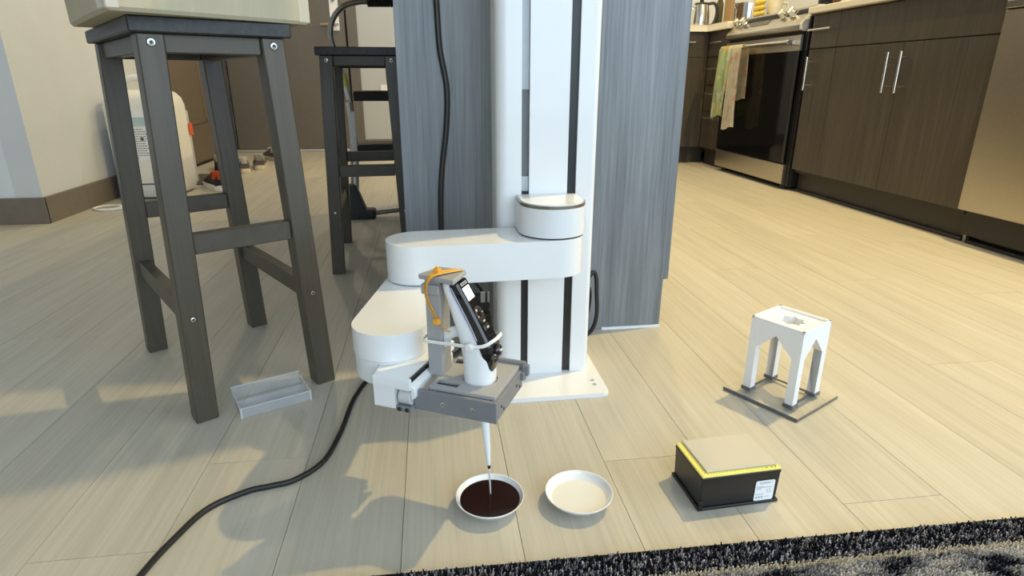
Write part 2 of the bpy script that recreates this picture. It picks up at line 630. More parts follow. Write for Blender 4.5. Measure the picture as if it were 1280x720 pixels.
def subtract(o, cutters):
    """boolean away a list of bmeshes from a mesh object (baked into its mesh)"""
    for bm in cutters:
        bmesh.ops.recalc_face_normals(bm, faces=bm.faces[:])
        me = bpy.data.meshes.new('cut')
        bm.to_mesh(me); bm.free()
        co = bpy.data.objects.new('cut', me)
        COL.objects.link(co)
        co.matrix_world = I4 if o.parent is None else ROOTS[_root(o)]
        md = o.modifiers.new('b', 'BOOLEAN')
        md.operation = 'DIFFERENCE'
        md.solver = 'EXACT'
        md.object = co
        bpy.context.view_layer.update()
        dg = bpy.context.evaluated_depsgraph_get()
        nm = bpy.data.meshes.new_from_object(o.evaluated_get(dg))
        o.modifiers.clear()
        old = o.data
        nm.name = old.name
        o.data = nm
        bpy.data.objects.remove(co)
        bpy.data.meshes.remove(me)
    for p in o.data.polygons:
        p.use_smooth = True
    o.data.set_sharp_from_angle(angle=R(32))
    return o

def _root(o):
    while o.parent:
        o = o.parent
    return o

def text_mesh(name, body, size, mat, parent, m, depth=0.0002, align='CENTER'):
    c = bpy.data.curves.new(name, 'FONT')
    c.body = body
    c.size = size
    c.align_x = align
    c.align_y = 'CENTER'
    c.extrude = depth
    o = bpy.data.objects.new('tmp_text', c)
    COL.objects.link(o)
    bpy.context.view_layer.update()
    dg = bpy.context.evaluated_depsgraph_get()
    me = bpy.data.meshes.new_from_object(o.evaluated_get(dg))
    bpy.data.objects.remove(o)
    me.transform(m)
    me.materials.clear()
    me.materials.append(mat)
    t = bpy.data.objects.new(name, me)
    COL.objects.link(t)
    t.parent = parent
    return t

def rrect(x0, y0, x1, y1, r, n=5):
    out = []
    for cx, cy, a in ((x1 - r, y0 + r, -PI / 2), (x1 - r, y1 - r, 0), (x0 + r, y1 - r, PI / 2), (x0 + r, y0 + r, PI)):
        for i in range(n + 1):
            t = a + PI / 2 * i / n
            out.append((cx + r * math.cos(t), cy + r * math.sin(t)))
    return out

def stadium(p, q, r, n=20):
    p, q = Vector(p), Vector(q)
    a = math.atan2(q.y - p.y, q.x - p.x)
    out = [(q.x + r * math.cos(a - PI / 2 + PI * i / n), q.y + r * math.sin(a - PI / 2 + PI * i / n)) for i in range(n + 1)]
    out += [(p.x + r * math.cos(a + PI / 2 + PI * i / n), p.y + r * math.sin(a + PI / 2 + PI * i / n)) for i in range(n + 1)]
    return out

# ------------------------------------------------------------------ the room
b = new(); box(b, (-3.3, -2.6, -0.10), (2.7, 5.6, -0.0065))
floor = struct('floor', b, seam_m)
PW, PL = 0.152, 1.22
pb = new(); box(pb, (-PW / 2 + 0.0004, -PL / 2 + 0.0004, -0.006), (PW / 2 - 0.0004, PL / 2 - 0.0004, 0.0))
proto = obj('plank', pb, plank_m, floor)
known = {-4: 0.66 - 0.0, -3: 0.843, 1: 0.77}
first = True
for k in range(-21, 13):
    cx = 0.094 + PW * (k + 0.5)
    off = known.get(k, 0.25 + (k * 0.437 % 1.0) * PL)
    y = off - PL * 1.0
    while y + PL < -0.5: y += PL
    while y < 5.35:
        if first:
            o = proto; first = False
        else:
            o = proto.copy(); COL.objects.link(o)
        o.location = (cx, y + PL / 2, 0)
        o.parent = floor
        y += PL

def wall(name, lo, hi, m):
    bb = new(); box(bb, lo, hi); return struct(name, bb, m)
WX = -1.58
wall('wall_left', (WX - 0.10, 2.673, 0), (WX, 3.78, 2.6), wallw_m)
wall('wall_left_end', (WX - 0.10, 5.08, 0), (WX, 5.31, 2.6), dgrey_m)
wall('wall_left_top', (WX - 0.10, 3.78, 2.1), (WX, 5.08, 2.6), wallw_m)
wall('wall_near_left', (-3.3, 2.673, 0), (WX - 0.10, 2.773, 2.6), wallb_m)
wall('wall_living_left', (-3.4, -2.6, 0), (-3.3, 2.773, 2.6), wallb_m)
wall('wall_back', (-0.54, 5.31, 0), (1.25, 5.41, 2.6), pbr('bright_wall_paint', (0.47, 0.50, 0.53), 0.7, scale=8, vary=0.01))
wall('wall_back_top', (WX - 0.1, 5.31, 2.1), (-0.54, 5.41, 2.6), wallb_m)
wall('leak_stop_back', (WX - 0.1, 5.346, 0), (-0.54, 5.41, 2.1), wallb_m)  # added slab behind the entry door, keeps sky light from leaking in
wall('leak_stop_left', (WX - 0.16, 3.7, 0), (WX - 0.10, 5.41, 2.6), wallb_m)  # added backing behind the closet door, blocks stray sky light
wall('wall_kitchen_back', (1.25, 4.78, 0), (2.62, 4.88, 2.6), wallb_m)
wall('wall_kitchen_side', (1.15, 4.78, 0), (1.25, 5.41, 2.6), wallb_m)
wall('wall_right', (2.50, 0.30, 0), (2.62, 4.78, 2.6), wallw_m)
wall('wall_right_top', (2.50, -2.6, 2.34), (2.62, 0.30, 2.6), wallw_m)
wall('wall_right_sill', (2.50, -2.6, 0), (2.62, 0.30, 0.30), wallw_m)
wall('ceiling', (-3.4, -2.6, 2.6), (2.7, 5.6, 2.7), ceil_m)
wall('wall_front_right', (2.42, -2.7, 0), (2.62, -2.6, 2.6), wallb_m)
wall('wall_front_left', (-3.4, -2.7, 0), (-1.0, -2.6, 2.6), wallb_m)
wall('wall_front_top', (-1.0, -2.7, 2.34), (2.42, -2.6, 2.6), wallb_m)

def board(name, lo, hi, m=base_m):
    bb = new(); box(bb, lo, hi, bev=0.002); return struct(name, bb, m)
board('baseboard_left', (WX - 0.001, 2.662, 0), (WX + 0.011, 3.75, 0.108))
board('baseboard_near_left', (-3.3, 2.661, 0), (WX + 0.011, 2.672, 0.108))
board('baseboard_back', (-0.54, 5.297, 0), (1.15, 5.309, 0.09))

# entry door (far, taupe) with its frame and aluminium threshold
b = new(); box(b, (-1.56, 5.29, 0.022), (-0.632, 5.33, 2.08), bev=0.002)
d2 = struct('door_2', b, dgrey_m)
b = new(); prism(b, rrect(-0.738, 0.93, -0.672, 1.22, 0.008), 0, 0.006, T(0, 5.29, 0) @ RX(PI / 2))
obj('lock_plate', b, paper_m, d2, label='white lock plate')
lp = [c for c in d2.children][0]
b = new()
cyl(b, (-0.70, 5.285, 0.972), (-0.70, 5.235, 0.972), 0.010)
tube(b, [(-0.70, 5.238, 0.972), (-0.75, 5.236, 0.972), (-0.81, 5.238, 0.970)], 0.013, 10)
obj('door_handle', b, pbr('aged_brass', (0.42, 0.35, 0.25), 0.35, metal=0.8), d2)
b = new(); cyl(b, (-0.705, 5.286, 1.155), (-0.705, 5.272, 1.155), 0.016); box(b, (-0.708, 5.262, 1.138), (-0.702, 5.274, 1.172))
obj('thumb_turn', b, tube_m, d2)
b = new(); cyl(b, (-0.685, 5.286, 0.975), (-0.685, 5.280, 0.975), 0.009)
obj('key_cylinder', b, tube_m, d2)
b = new(); box(b, (-0.632, 5.312, 0), (-0.616, 5.34, 2.1)); box(b, (-1.575, 5.32, 0), (-1.56, 5.34, 2.1))
struct('trim_1', b, dark_m)
b = new(); box(b, (-0.616, 5.275, 0), (-0.54, 5.345, 2.12), bev=0.003)
struct('trim_2', b, dgrey_m)
b = new(); box(b, (WX, 5.235, 0), (-0.616, 5.345, 0.020), bev=0.004)
struct('trim_3', b, silver_m)

# brown closet door in the left wall
b = new(); box(b, (WX - 0.075, 3.80, 0.008), (WX - 0.035, 5.07, 2.09), bev=0.002)
d1 = struct('door_1', b, dbrown_m)
for (za, zb) in ((0.27, 0.95), (1.08, 1.92)):
    b = new()
    ya, yb, q, xx = 3.96, 4.80, 0.022, WX - 0.036
    box(b, (xx, ya, za), (xx + 0.008, yb, za + q), bev=0.002); box(b, (xx, ya, zb - q), (xx + 0.008, yb, zb), bev=0.002)
    box(b, (xx, ya, za), (xx + 0.008, ya + q, zb), bev=0.002); box(b, (xx, yb - q, za), (xx + 0.008, yb, zb), bev=0.002)
    obj('panel_moulding', b, dbrown_m, d1)
b = new()
box(b, (WX - 0.09, 3.75, 0), (WX + 0.012, 3.80, 2.14), bev=0.002); box(b, (WX - 0.09, 5.07, 0), (WX + 0.012, 5.12, 2.14), bev=0.002); box(b, (WX - 0.09, 3.75, 2.09), (WX + 0.012, 5.12, 2.14), bev=0.002)
struct('trim_4', b, dbrown_m)
b = new(); box(b, (WX - 0.02, 3.80, 0), (WX - 0.01, 5.07, 0.008)); struct('trim_5', b, dark_m)

# switch plate on the pale wall by the entry
b = new(); prism(b, rrect(-0.385, 0.455, -0.315, 0.525, 0.006), 0, 0.006, T(0, 5.31, 0) @ RX(PI / 2))
t = tag(obj('outlet_plate', b, paper_m), 'small white outlet plate low on the pale wall behind the far stool', 'outlet')

# corner windows behind the camera: sills and mullions, open to the daylight
wall('wall_front_sill', (-1.0, -2.7, 0), (2.42, -2.6, 0.30), wallb_m)
b = new(); box(b, (-1.0, -2.69, 0.30), (2.42, -2.62, 0.34)); box(b, (-1.0, -2.69, 2.30), (2.42, -2.62, 2.34))
for x in (-1.0, 0.69, 2.38):
    box(b, (x, -2.69, 0.30), (x + 0.04, -2.62, 2.34))
struct('window_1', b, kick_m)
b = new(); box(b, (2.53, -2.6, 0.30), (2.60, 0.30, 0.34)); box(b, (2.53, -2.6, 2.30), (2.60, 0.30, 2.34))
for y in (-2.6, -1.15, 0.26):
    box(b, (2.53, y, 0.30), (2.60, y + 0.04, 2.34))
struct('window_2', b, kick_m)

# ------------------------------------------------------------------ kitchen island
IX0, IX1, IY0, IY1 = -0.06, 0.538, 1.28, 2.95
isl = thing('kitchen_island', 'dark streaked laminate kitchen island end standing behind the white robot column', 'island', (0.24, 2.1, 0))
b = new(); prism(b, [(IX0, 0), (IX1 - 0.013, 0), (IX1 - 0.013, 0.120), (IX1, 0.120), (IX1, 0.88), (IX0, 0.88)], -IY0 - 0.02, -IY0, T(0, 0, 0) @ RX(PI / 2) , bev=0.0008, seg=1)
obj('end_panel', b, lam_m, isl, world=I4)
b = new(); box(b, (IX0 + 0.006, IY0 + 0.02, 0.001), (IX1 - 0.06, IY1, 0.88))
obj('island_body', b, kick_m, isl, world=I4)
b = new(); box(b, (IX0, IY0 + 0.02, 0.0), (IX0 + 0.006, IY1, 0.88))
obj('back_panel', b, lam_m, isl, world=I4)
for i in range(3):
    ya = IY0 + 0.024 + i * 0.55
    b = new(); box(b, (IX1 - 0.06, ya, 0.70), (IX1, ya + 0.546, 0.875), bev=0.001); obj('drawer_front', b, kit_m, isl, world=I4)
    b = new(); box(b, (IX1 - 0.06, ya, 0.12), (IX1, ya + 0.546, 0.696), bev=0.001); obj('door', b, kit_m, isl, world=I4)
    b = new(); tube(b, [(IX1 + 0.03, ya + 0.19, 0.79), (IX1 + 0.03, ya + 0.36, 0.79)], 0.005, 8, 0)
    cyl(b, (IX1, ya + 0.21, 0.79), (IX1 + 0.03, ya + 0.21, 0.79), 0.004, 8); cyl(b, (IX1, ya + 0.34, 0.79), (IX1 + 0.03, ya + 0.34, 0.79), 0.004, 8)
    obj('handle', b, handle_m, isl, world=I4)
b = new(); box(b, (0.383, IY0 - 0.003, 0.0), (IX1 - 0.013, IY0, 0.006))
obj('base_seal', b, paper_m, isl, world=I4)
b = new(); box(b, (-0.36, IY0 - 0.03, 0.881), (IX1 + 0.03, IY1 + 0.03, 0.915), bev=0.003)
tag(obj('island_countertop', b, counter_m), 'pale countertop slab lying on the kitchen island above the stools', 'countertop')

# ------------------------------------------------------------------ robot arm
RB = (0.21, 1.08, 0.0)
rob = thing('robot_arm', 'white column mounted robot arm standing on the floor before the island', 'robot arm', RB)
# base plate
b = new(); prism(b, rrect(0.108, 0.965, 0.312, 1.19, 0.012), 0.0, 0.009, bev=0.0012, seg=1)
bp = obj('base_plate', b, white_m, rob, world=I4)
subtract(bp, [cyl(new(), (x - RB[0], y - RB[1], -0.01), (x - RB[0], y - RB[1], 0.02), 0.0048, 14) for x, y in ((0.291, 1.001), (0.291, 1.018), (0.297, 1.155), (0.13, 1.155), (0.13, 1.0))])
for x, y in ((0.291, 1.001), (0.291, 1.018), (0.297, 1.155), (0.13, 1.155), (0.13, 1.0)):
    b = new(); cyl(b, (x, y, 0.0002), (x, y, 0.004), 0.0044, 12)
    obj('bolt', b, endcap_m, bp, world=I4)
# column: rounded extrusion with two slots
CF = 1.060
CH = 1.08
col = [(0.292, 1.165), (0.130, 1.165)]
prof = []
def arc(cx, cy, r, a0, a1, n=6):
    return [(cx + r * math.cos(a0 + (a1 - a0) * i / n), cy + r * math.sin(a0 + (a1 - a0) * i / n)) for i in range(n + 1)]
SL0, SL1, SR0, SR1, DEP = 0.157, 0.171, 0.240, 0.256, 0.035
pts = arc(0.133, CF + 0.020, 0.020, PI, 1.5 * PI) + [(SL0, CF), (SL0, CF + DEP), (SL1, CF + DEP), (SL1, CF), (SR0, CF), (SR0, CF + DEP), (SR1, CF + DEP), (SR1, CF)] + arc(0.281, CF + 0.012, 0.012, 1.5 * PI, 2 * PI) + arc(0.281, 1.153, 0.012, 0, PI / 2) + arc(0.133, 1.145, 0.020, PI / 2, PI)
b = new(); prism(b, pts, 0.009, CH)
obj('column', b, white_m, rob, world=I4)
b = new(); box(b, (SR0 + 0.0005, CF + 0.006, 0.010), (SR1 - 0.0005, CF + 0.0345, CH - 0.02))
obj('right_slot_belt', b, slot_m, rob, world=I4, label='black belt in the right slot')
b = new(); box(b, (SL0 + 0.0005, CF + 0.008, 0.010), (SL1 - 0.0005, CF + 0.0345, 0.372))
obj('left_slot_belt', b, slot_m, rob, world=I4, label='black belt in the lower left slot')
b = new()
box(b, (SL0 + 0.0005, CF + 0.006, 0.372), (SL1 - 0.0005, CF + 0.0345, 0.398))
box(b, (SL0 + 0.0005, CF + 0.006, 0.545), (SL1 - 0.0005, CF + 0.0345, CH - 0.02))
obj('left_slot_cover', b, belt_m, rob, world=I4, label='pale cover in the left slot')
b = new(); box(b, (SL0 + 0.0005, CF + 0.010, 0.398), (SL1 - 0.0005, CF + 0.0345, 0.545))
obj('left_slot_slider', b, pbr('slider_grey', (0.14, 0.15, 0.16), 0.4), rob, world=I4)
b = new(); box(b, (0.10, 1.05, CH), (0.30, 1.17, CH + 0.012), bev=0.004)
obj('column_top', b, white_m, rob, world=I4)
# joint cap (D shaped) with steel rim
JC = (0.202, 1.004)
def dshape(r, yb):
    p = [(JC[0] + r * math.cos(a), JC[1] + r * math.sin(a)) for a in [PI + PI * i / 28 for i in range(29)]]
    return p + arc(JC[0] + r - 0.01, yb - 0.01, 0.01, 0, PI / 2, 4) + arc(JC[0] - r + 0.01, yb - 0.01, 0.01, PI / 2, PI, 4)
b = new(); prism(b, dshape(0.0575, CF + 0.002), 0.3125, 0.3605)
obj('joint_cap', b, white2_m, rob, world=I4)
b = new(); prism(b, dshape(0.0565, CF + 0.001), 0.3605, 0.3655, bev=0.002, which='top')
obj('cap_rim', b, cap_rim_m, rob, world=I4, label='dark steel rim round the cap')
b = new(); prism(b, dshape(0.0535, CF + 0.001), 0.3650, 0.3672, bev=0.0012, which='top')
obj('cap_top', b, white_m, rob, world=I4)
b = new(); prism(b, dshape(0.0555, CF + 0.001), 0.3095, 0.3126)
obj('joint_gap', b, slot_m, rob, world=I4)
b = new(); box(b, (SL0 + 0.001, 1.045, 0.25), (SL1 - 0.001, CF + 0.03, 0.36)); obj('carriage', b, slot_m, rob, world=I4)
b = new(); box(b, (SR0 + 0.001, 1.045, 0.25), (SR1 - 0.001, CF + 0.03, 0.36))
obj('carriage', b, slot_m, rob, world=I4)
# upper link, forearm link, wrist
J2 = (-0.028, 0.989)
b = new(); prism(b, stadium(J2, (0.202, 0.998), 0.0535), 0.245, 0.3097, bev=0.003, seg=3, which='top')
obj('upper_link', b, white_m, rob, world=I4)
b = new(); prism(b, stadium(J2, (J2[0], J2[1] + 0.001), 0.0495), 0.2425, 0.246)
obj('elbow_gap', b, slot_m, rob, world=I4)
J3 = (-0.0655, 0.793)
b = new(); prism(b, stadium(J3, J2, 0.0535), 0.205, 0.2432, bev=0.003, seg=3, which='top')
obj('forearm_link', b, white_m, rob, world=I4)
b = new(); lathe(b, [(0, 0.167), (0.048, 0.167), (0.0515, 0.1705), (0.0520, 0.2035), (0.050, 0.2045), (0.049, 0.2055), (0, 0.2055)], 40, T(*J3, 0))
obj('wrist', b, white2_m, rob, world=I4)

# gripper, in its own frame: s right, t back, z up
GA = R(-27)
G = T(0.055, 0.706, 0) @ RZ(GA)
b = new()
mount = [(-0.130, -0.058), (-0.077, -0.058), (-0.077, 0.077), (-0.155, 0.072), (-0.180, 0.010), (-0.134, -0.030)]
prism(b, mount, 0.187, 0.2015, bev=0.0015, seg=2, which='top')
prism(b, [(-0.130, -0.058), (-0.099, -0.058), (-0.099, 0.070), (-0.155, 0.068), (-0.178, 0.010), (-0.134, -0.030)], 0.158, 0.1872)
wm = obj('wrist_mount', b, white_m, rob, world=G)
b = new(); box(b, (-0.0795, -0.052, 0.1995), (-0.0765, 0.062, 0.2022)); box(b, (-0.0775, -0.052, 0.1965), (-0.0763, 0.062, 0.2015))
obj('mount_groove', b, slot_m, wm, world=G)
b = new(); prism(b, [(-0.0775, 0.1945), (-0.071, 0.190), (-0.071, 0.176), (-0.0775, 0.172)], -0.060, 0.055, RX(PI / 2) , bev=0.001, seg=1)
obj('mount_lip', b, white_m, wm, world=G)
b = new()
cyl(b, (-0.0955, -0.046, 0.1735), (-0.078, -0.046, 0.1735), 0.0115, 24, bev=0.001)
obj('finger_motor', b, motor_m, rob, world=G)
b = new(); box(b, (-0.0988, -0.045, 0.1585), (-0.077, -0.02, 0.187)); obj('motor_bay', b, slot_m, rob, world=G)
b = new()
box(b, (-0.099, -0.0575, 0.1545), (-0.0765, -0.034, 0.1625), bev=0.0008)
box(b, (-0.0765, -0.0485, 0.1565), (0.037, -0.0425, 0.1855), bev=0.0008)
box(b, (0.0305, -0.0425, 0.1585), (0.037, 0.052, 0.1850), bev=0.0008)
box(b, (-0.056, -0.0425, 0.1575), (0.031, 0.050, 0.163))
box(b, (-0.060, -0.040, 0.163), (-0.054, 0.050, 0.1845))
gf = obj('gripper_frame', b, grey_m, rob, world=G)
for x in (-0.036, 0.005):
    b = new(); lathe(b, [(0, -0.002), (0.0032, -0.002), (0.0032, 0.0006), (0.0018, 0.0008), (0.0016, -0.001), (0, -0.001)], 14, T(x, -0.0485, 0.1705) @ RX(PI / 2))
    obj('screw', b, screw_m, gf, world=G)
for x in (-0.0935, -0.0825):
    b = new(); cyl(b, (x, -0.0565, 0.1585), (x, -0.0590, 0.1585), 0.0030, 14, bev=0.0005)
    obj('screw', b, blackscrew_m, gf, world=G, label='black screw')
for y, z in ((-0.030, 0.172), (-0.022, 0.165), (0.028, 0.172), (0.040, 0.165)):
    b = new(); cyl(b, (0.0365, y, z), (0.0376, y, z), 0.0020, 10)
    obj('screw', b, blackscrew_m, gf, world=G, label='black screw')
b = new()
box(b, (-0.05, 0.053, 0.168), (0.0405, 0.059, 0.195), bev=0.0008)
box(b, (0.030, 0.043, 0.172), (0.042, 0.0535, 0.184), bev=0.0012)
box(b, (0.036, 0.050, 0.176), (0.046, 0.058, 0.192), bev=0.0012)
obj('gripper_jaw', b, grey_m, rob, world=G)
b = new(); box(b, (-0.058, -0.041, 0.1845), (0.0325, 0.0525, 0.190), bev=0.0006)
hp = obj('holder_plate', b, grey2_m, rob, world=G)
Gl = ROOTS[rob].inverted() @ G
def gcut(bm): bm.transform(Gl); return bm
subtract(hp, [gcut(cyl(new(), (-0.003, 0, 0.18), (-0.003, 0, 0.20), 0.0225, 32)),
              gcut(box(new(), (-0.054, -0.033, 0.1862), (-0.022, -0.023, 0.20))),
              gcut(box(new(), (-0.057, 0.030, 0.1862), (-0.043, 0.044, 0.20)))])
navy_m = pbr('pocket_navy', (0.035, 0.04, 0.06), 0.5)
b = new(); box(b, (-0.0535, -0.0325, 0.18625), (-0.0225, -0.0235, 0.1867)); obj('pocket_floor', b, navy_m, hp, world=G)
b = new(); box(b, (-0.0565, 0.0305, 0.18625), (-0.0435, 0.0435, 0.1867)); obj('pocket_floor', b, navy_m, hp, world=G)
b = new()
box(b, (-0.0735, -0.011, 0.189), (-0.0525, 0.017, 0.326), bev=0.0012)
box(b, (-0.0765, -0.016, 0.304), (-0.052, 0.019, 0.3175), bev=0.0012)
pil = obj('holder_post', b, grey2_m, rob, world=G)
b = new(); prism(b, [(-0.077, -0.020), (-0.024, -0.030), (-0.026, 0.014), (-0.066, 0.018)], 0.3255, 0.332, bev=0.001, seg=1)
obj('post_cap', b, grey2_m, pil, world=G)

# ------------------------------------------------------------------ pipette
pip = thing('pipette', 'white electronic pipette with black display face held in the grey gripper', 'pipette', (0.055, 0.706, 0.012), GA)
def sect(z, l, r, hw, n=28, tilt=0.0):
    cx, a = (l + r) / 2, (r - l) / 2
    out = []
    for i in range(n):
        t = 2 * PI * i / n
        c, s = math.cos(t), math.sin(t)
        p = 2 / 2.7
        out.append((cx + a * math.copysign(abs(c) ** p, c), hw * math.copysign(abs(s) ** p, s), z + tilt * (a * c)))
    return out
secs = [(0.166, -0.0215, 0.0150, 0.0185, 0), (0.187, -0.0235, 0.0165, 0.0198, 0), (0.205, -0.0240, 0.0165, 0.0195, 0), (0.222, -0.0250, 0.0170, 0.0180, 0), (0.236, -0.0275, 0.0120, 0.0165, 0),
        (0.250, -0.0310, 0.0030, 0.0155, 0), (0.264, -0.0350, -0.0060, 0.0150, 0), (0.280, -0.0395, -0.0150, 0.0148, 0), (0.296, -0.0440, -0.0235, 0.0146, 0), (0.310, -0.0485, -0.0315, 0.0145, 0), (0.3185, -0.0500, -0.0350, 0.0138, 0), (0.3215, -0.0485, -0.0370, 0.0120, 0)]
b = new(); loft(b, [sect(z, l, r, h, tilt=k) for z, l, r, h, k in secs])
body = obj('body', b, pip_m, pip, world=G)
# black face: slab following the front of the handle
face = [(-0.0325, 0.3235), (-0.0265, 0.3225), (-0.0110, 0.2960), (0.0040, 0.2680), (0.0135, 0.2500), (0.0185, 0.2400), (0.0190, 0.2280), (0.0180, 0.2120), (0.0155, 0.2030)]
back = [(-0.0375, 0.3205), (-0.0350, 0.3120), (-0.0215, 0.2880), (-0.0075, 0.2610), (0.0005, 0.2440), (0.0050, 0.2330), (0.0075, 0.2240), (0.0095, 0.2110), (0.0120, 0.2030)]
hw = [0.0135, 0.0150, 0.0152, 0.0155, 0.0162, 0.0165, 0.0150, 0.0125, 0.0060]
rings = []
for (fs, fz), (bs, bz), h in zip(face, back, hw):
    e = 0.003
    ds, dz = fs - bs, fz - bz
    rings.append([(bs, -h, bz), (fs - ds * .18, -h, fz - dz * .18), (fs, -h + e, fz), (fs, h - e, fz), (fs - ds * .18, h, fz - dz * .18), (bs, h, bz)])
b = new(); loft(b, rings)
dp = obj('display_face', b, gloss_m, pip, world=G)
# frame along the sloped face: u across (t), v down the slope
fo = Vector((-0.0265, 0, 0.3225)); dv = Vector((0.0040 + 0.0265, 0, 0.2680 - 0.3225)).normalized()
nrm = Vector((-dv.z, 0, dv.x))
FM = Matrix(((0, dv.x, nrm.x, fo.x), (1, 0, 0, 0), (0, dv.z, nrm.z, fo.z), (0, 0, 0, 1)))
def fpanel(name, u0, v0, u1, v1, mat, par, h=0.0006, r=0.0006):
    bb = new(); prism(bb, rrect(u0, v0, u1, v1, r, 3), -0.0006, h, FM)
    return obj(name, bb, mat, par, world=G)
fpanel('screen', -0.0095, 0.0085, 0.0095, 0.0345, scr_m, dp, 0.0005)
lb = fpanel('name_label', -0.0085, 0.0020, 0.0085, 0.0062, grey2_m, dp, 0.0005)
b = new()
for i, wd in enumerate((0.0030, 0.0018, 0.0030, 0.0022)):
    box(b, (-0.0062 + i * 0.0032, 0.0032, 0.0005), (-0.0062 + i * 0.0032 + wd * .8, 0.0050, 0.0007), FM)
obj('name_print', b, ink_m, dp, world=G)
b = new(); lathe(b, [(0, 0.0), (0.0105, 0.0), (0.0105, 0.0004), (0.0085, 0.0012), (0.0040, 0.0006), (0.0035, -0.0002), (0, -0.0002)], 28, FM @ T(0, 0.0485, 0) @ Matrix.Diagonal((0.95, 1.15, 1, 1)))
obj('navigation_pad', b, pad_m, dp, world=G)
for u, v, rr in ((-0.005, 0.0415, 0.0017), (0.0068, 0.0475, 0.0011), (-0.0072, 0.0500, 0.0011)):
    b = new(); lathe(b, [(0, 0), (rr, 0), (rr, 0.0013), (0, 0.0018)], 10, FM @ T(u, v, 0)); obj('button', b, btn_m, dp, world=G)
fpanel('button', -0.0025, 0.0570, 0.0030, 0.0590, btn_m, dp, 0.0014)
fpanel('button', -0.0015, 0.0660, 0.0035, 0.0685, btn_m, dp, 0.0016)
b = new(); loft(b, [[(FM @ Vector((u, v, h))) for u, v, h in ((-0.0075, 0.062, -0.001), (0.0085, 0.062, -0.001), (0.0085, 0.0705, -0.001), (-0.0075, 0.0705, -0.001))],
                    [(FM @ Vector((u, v, h))) for u, v, h in ((-0.0055, 0.0635, 0.0012), (0.0065, 0.0635, 0.0012), (0.0065, 0.069, 0.0012), (-0.0055, 0.069, 0.0012))]])
obj('lower_key', b, pad_m, dp, world=G)
b = new(); sphere(b, (0.0205, 0.001, 0.2335), (0.0062, 0.0085, 0.0090)); sphere(b, (0.0165, 0.001, 0.222), (0.0050, 0.0080, 0.007))
tr = obj('trigger', b, gloss_m, pip, world=G)
b = new(); box(b, (0.0240, -0.004, 0.2345), (0.0272, 0.002, 0.2375), bev=0.0008); box(b, (0.0180, -0.0075, 0.2290), (0.0215, -0.0045, 0.2315), bev=0.0006)
obj('trigger_mark', b, btn_m, tr, world=G)
b = new(); tube(b, [(-0.0350, -0.01535, 0.3160), (-0.0225, -0.01585, 0.2935), (-0.0095, -0.0162, 0.2690), (-0.0010, -0.0168, 0.2510)], 0.0012, 6, 4)
obj('edge_strip', b, strip_m, pip, world=G)
# finger hook
b = new(); tube(b, [(-0.024, 0, 0.250), (-0.036, 0, 0.2520), (-0.046, 0, 0.2475), (-0.053, 0, 0.2395), (-0.0575, 0, 0.2310)], 0.004, 12, 6, flat=(0.0075, 0.0036))
sphere(b, (-0.0575, 0, 0.2310), (0.0042, 0.0078, 0.0050))
obj('finger_hook', b, pip_m, pip, world=G)
# nozzle and disposable tip, leaning as in the photo
b = new()
cyl(b, (-0.003, 0, 0.135), (-0.003, 0, 0.168), 0.0080, 20, r2=0.012)
obj('nozzle', b, pip_m, pip, world=G)
def lean(p0, p1, prof, mat, name, lab=None):
    p0, p1 = Vector(p0), Vector(p1)
    d = p1 - p0
    m = T(*p0) @ d.to_track_quat('Z', 'Y').to_matrix().to_4x4()
    bb = new(); lathe(bb, [(r, h * d.length) for r, h in prof], 20, m)
    return obj(name, bb, mat, pip, world=I4, label=lab)
P0, P1, P2 = (0.0545, 0.703, 0.160), (0.0605, 0.701, 0.060), (0.0625, 0.700, 0.0075)
lean(P0, P1, [(0, 0), (0.0066, 0), (0.0066, 0.22), (0.0060, 0.30), (0.0050, 0.55), (0.0026, 0.97), (0.0022, 1), (0, 1)], tip_m, 'pipette_tip')
lean(P1, P2, [(0, -0.01), (0.0017, -0.01), (0.0016, 0.35), (0.0008, 1), (0, 1)], clear_plastic('translucent_tip', clear=0.35, rough=0.1, body=(0.75, 0.72, 0.72)), 'tip_end', 'thin translucent tip end')
b = new(); cyl(b, (0.0604, 0.701, 0.0615), (0.0608, 0.701, 0.0545), 0.00225, 12, r2=0.0019)
obj('drawn_liquid', b, wine_m, pip, world=I4)

# zip ties
t = thing('zip_tie', 'orange zip tie looped over the grey post cap', 'zip tie', (0.0, 0.73, 0.26))
b = new()
tube(b, [(-0.030, 0.010, 0.3335), (-0.047, -0.018, 0.3350), (-0.054, -0.031, 0.3330), (-0.0585, -0.0345, 0.322), (-0.060, -0.030, 0.305), (-0.0575, -0.023, 0.288), (-0.053, -0.018, 0.272), (-0.046, -0.013, 0.258), (-0.041, -0.009, 0.2545)], 0.002, 8, 8, flat=(0.0009, 0.0024))
tube(b, [(-0.038, 0.010, 0.3335), (-0.052, -0.016, 0.3355), (-0.0575, -0.0275, 0.3330), (-0.0625, -0.030, 0.320), (-0.0640, -0.026, 0.303), (-0.0605, -0.021, 0.286), (-0.0555, -0.017, 0.272)], 0.002, 8, 8, flat=(0.0009, 0.0022))
obj('strap', b, orange_m, t, world=G)
b = new(); box(b, (-0.0555, -0.022, 0.3335), (-0.0475, -0.013, 0.3410), bev=0.001); box(b, (-0.0535, -0.020, 0.341), (-0.0495, -0.016, 0.3435), bev=0.0006)
obj('buckle', b, orange_m, t, world=G)
b = new(); box(b, (-0.0585, -0.0225, 0.2665), (-0.0500, -0.0150, 0.2745), bev=0.001)
obj('buckle', b, orange_m, t, world=G)
t = thing('zip_tie', 'white zip tie wrapped level around the grey post and the pipette body', 'zip tie', (0.02, 0.71, 0.24))
b = new()
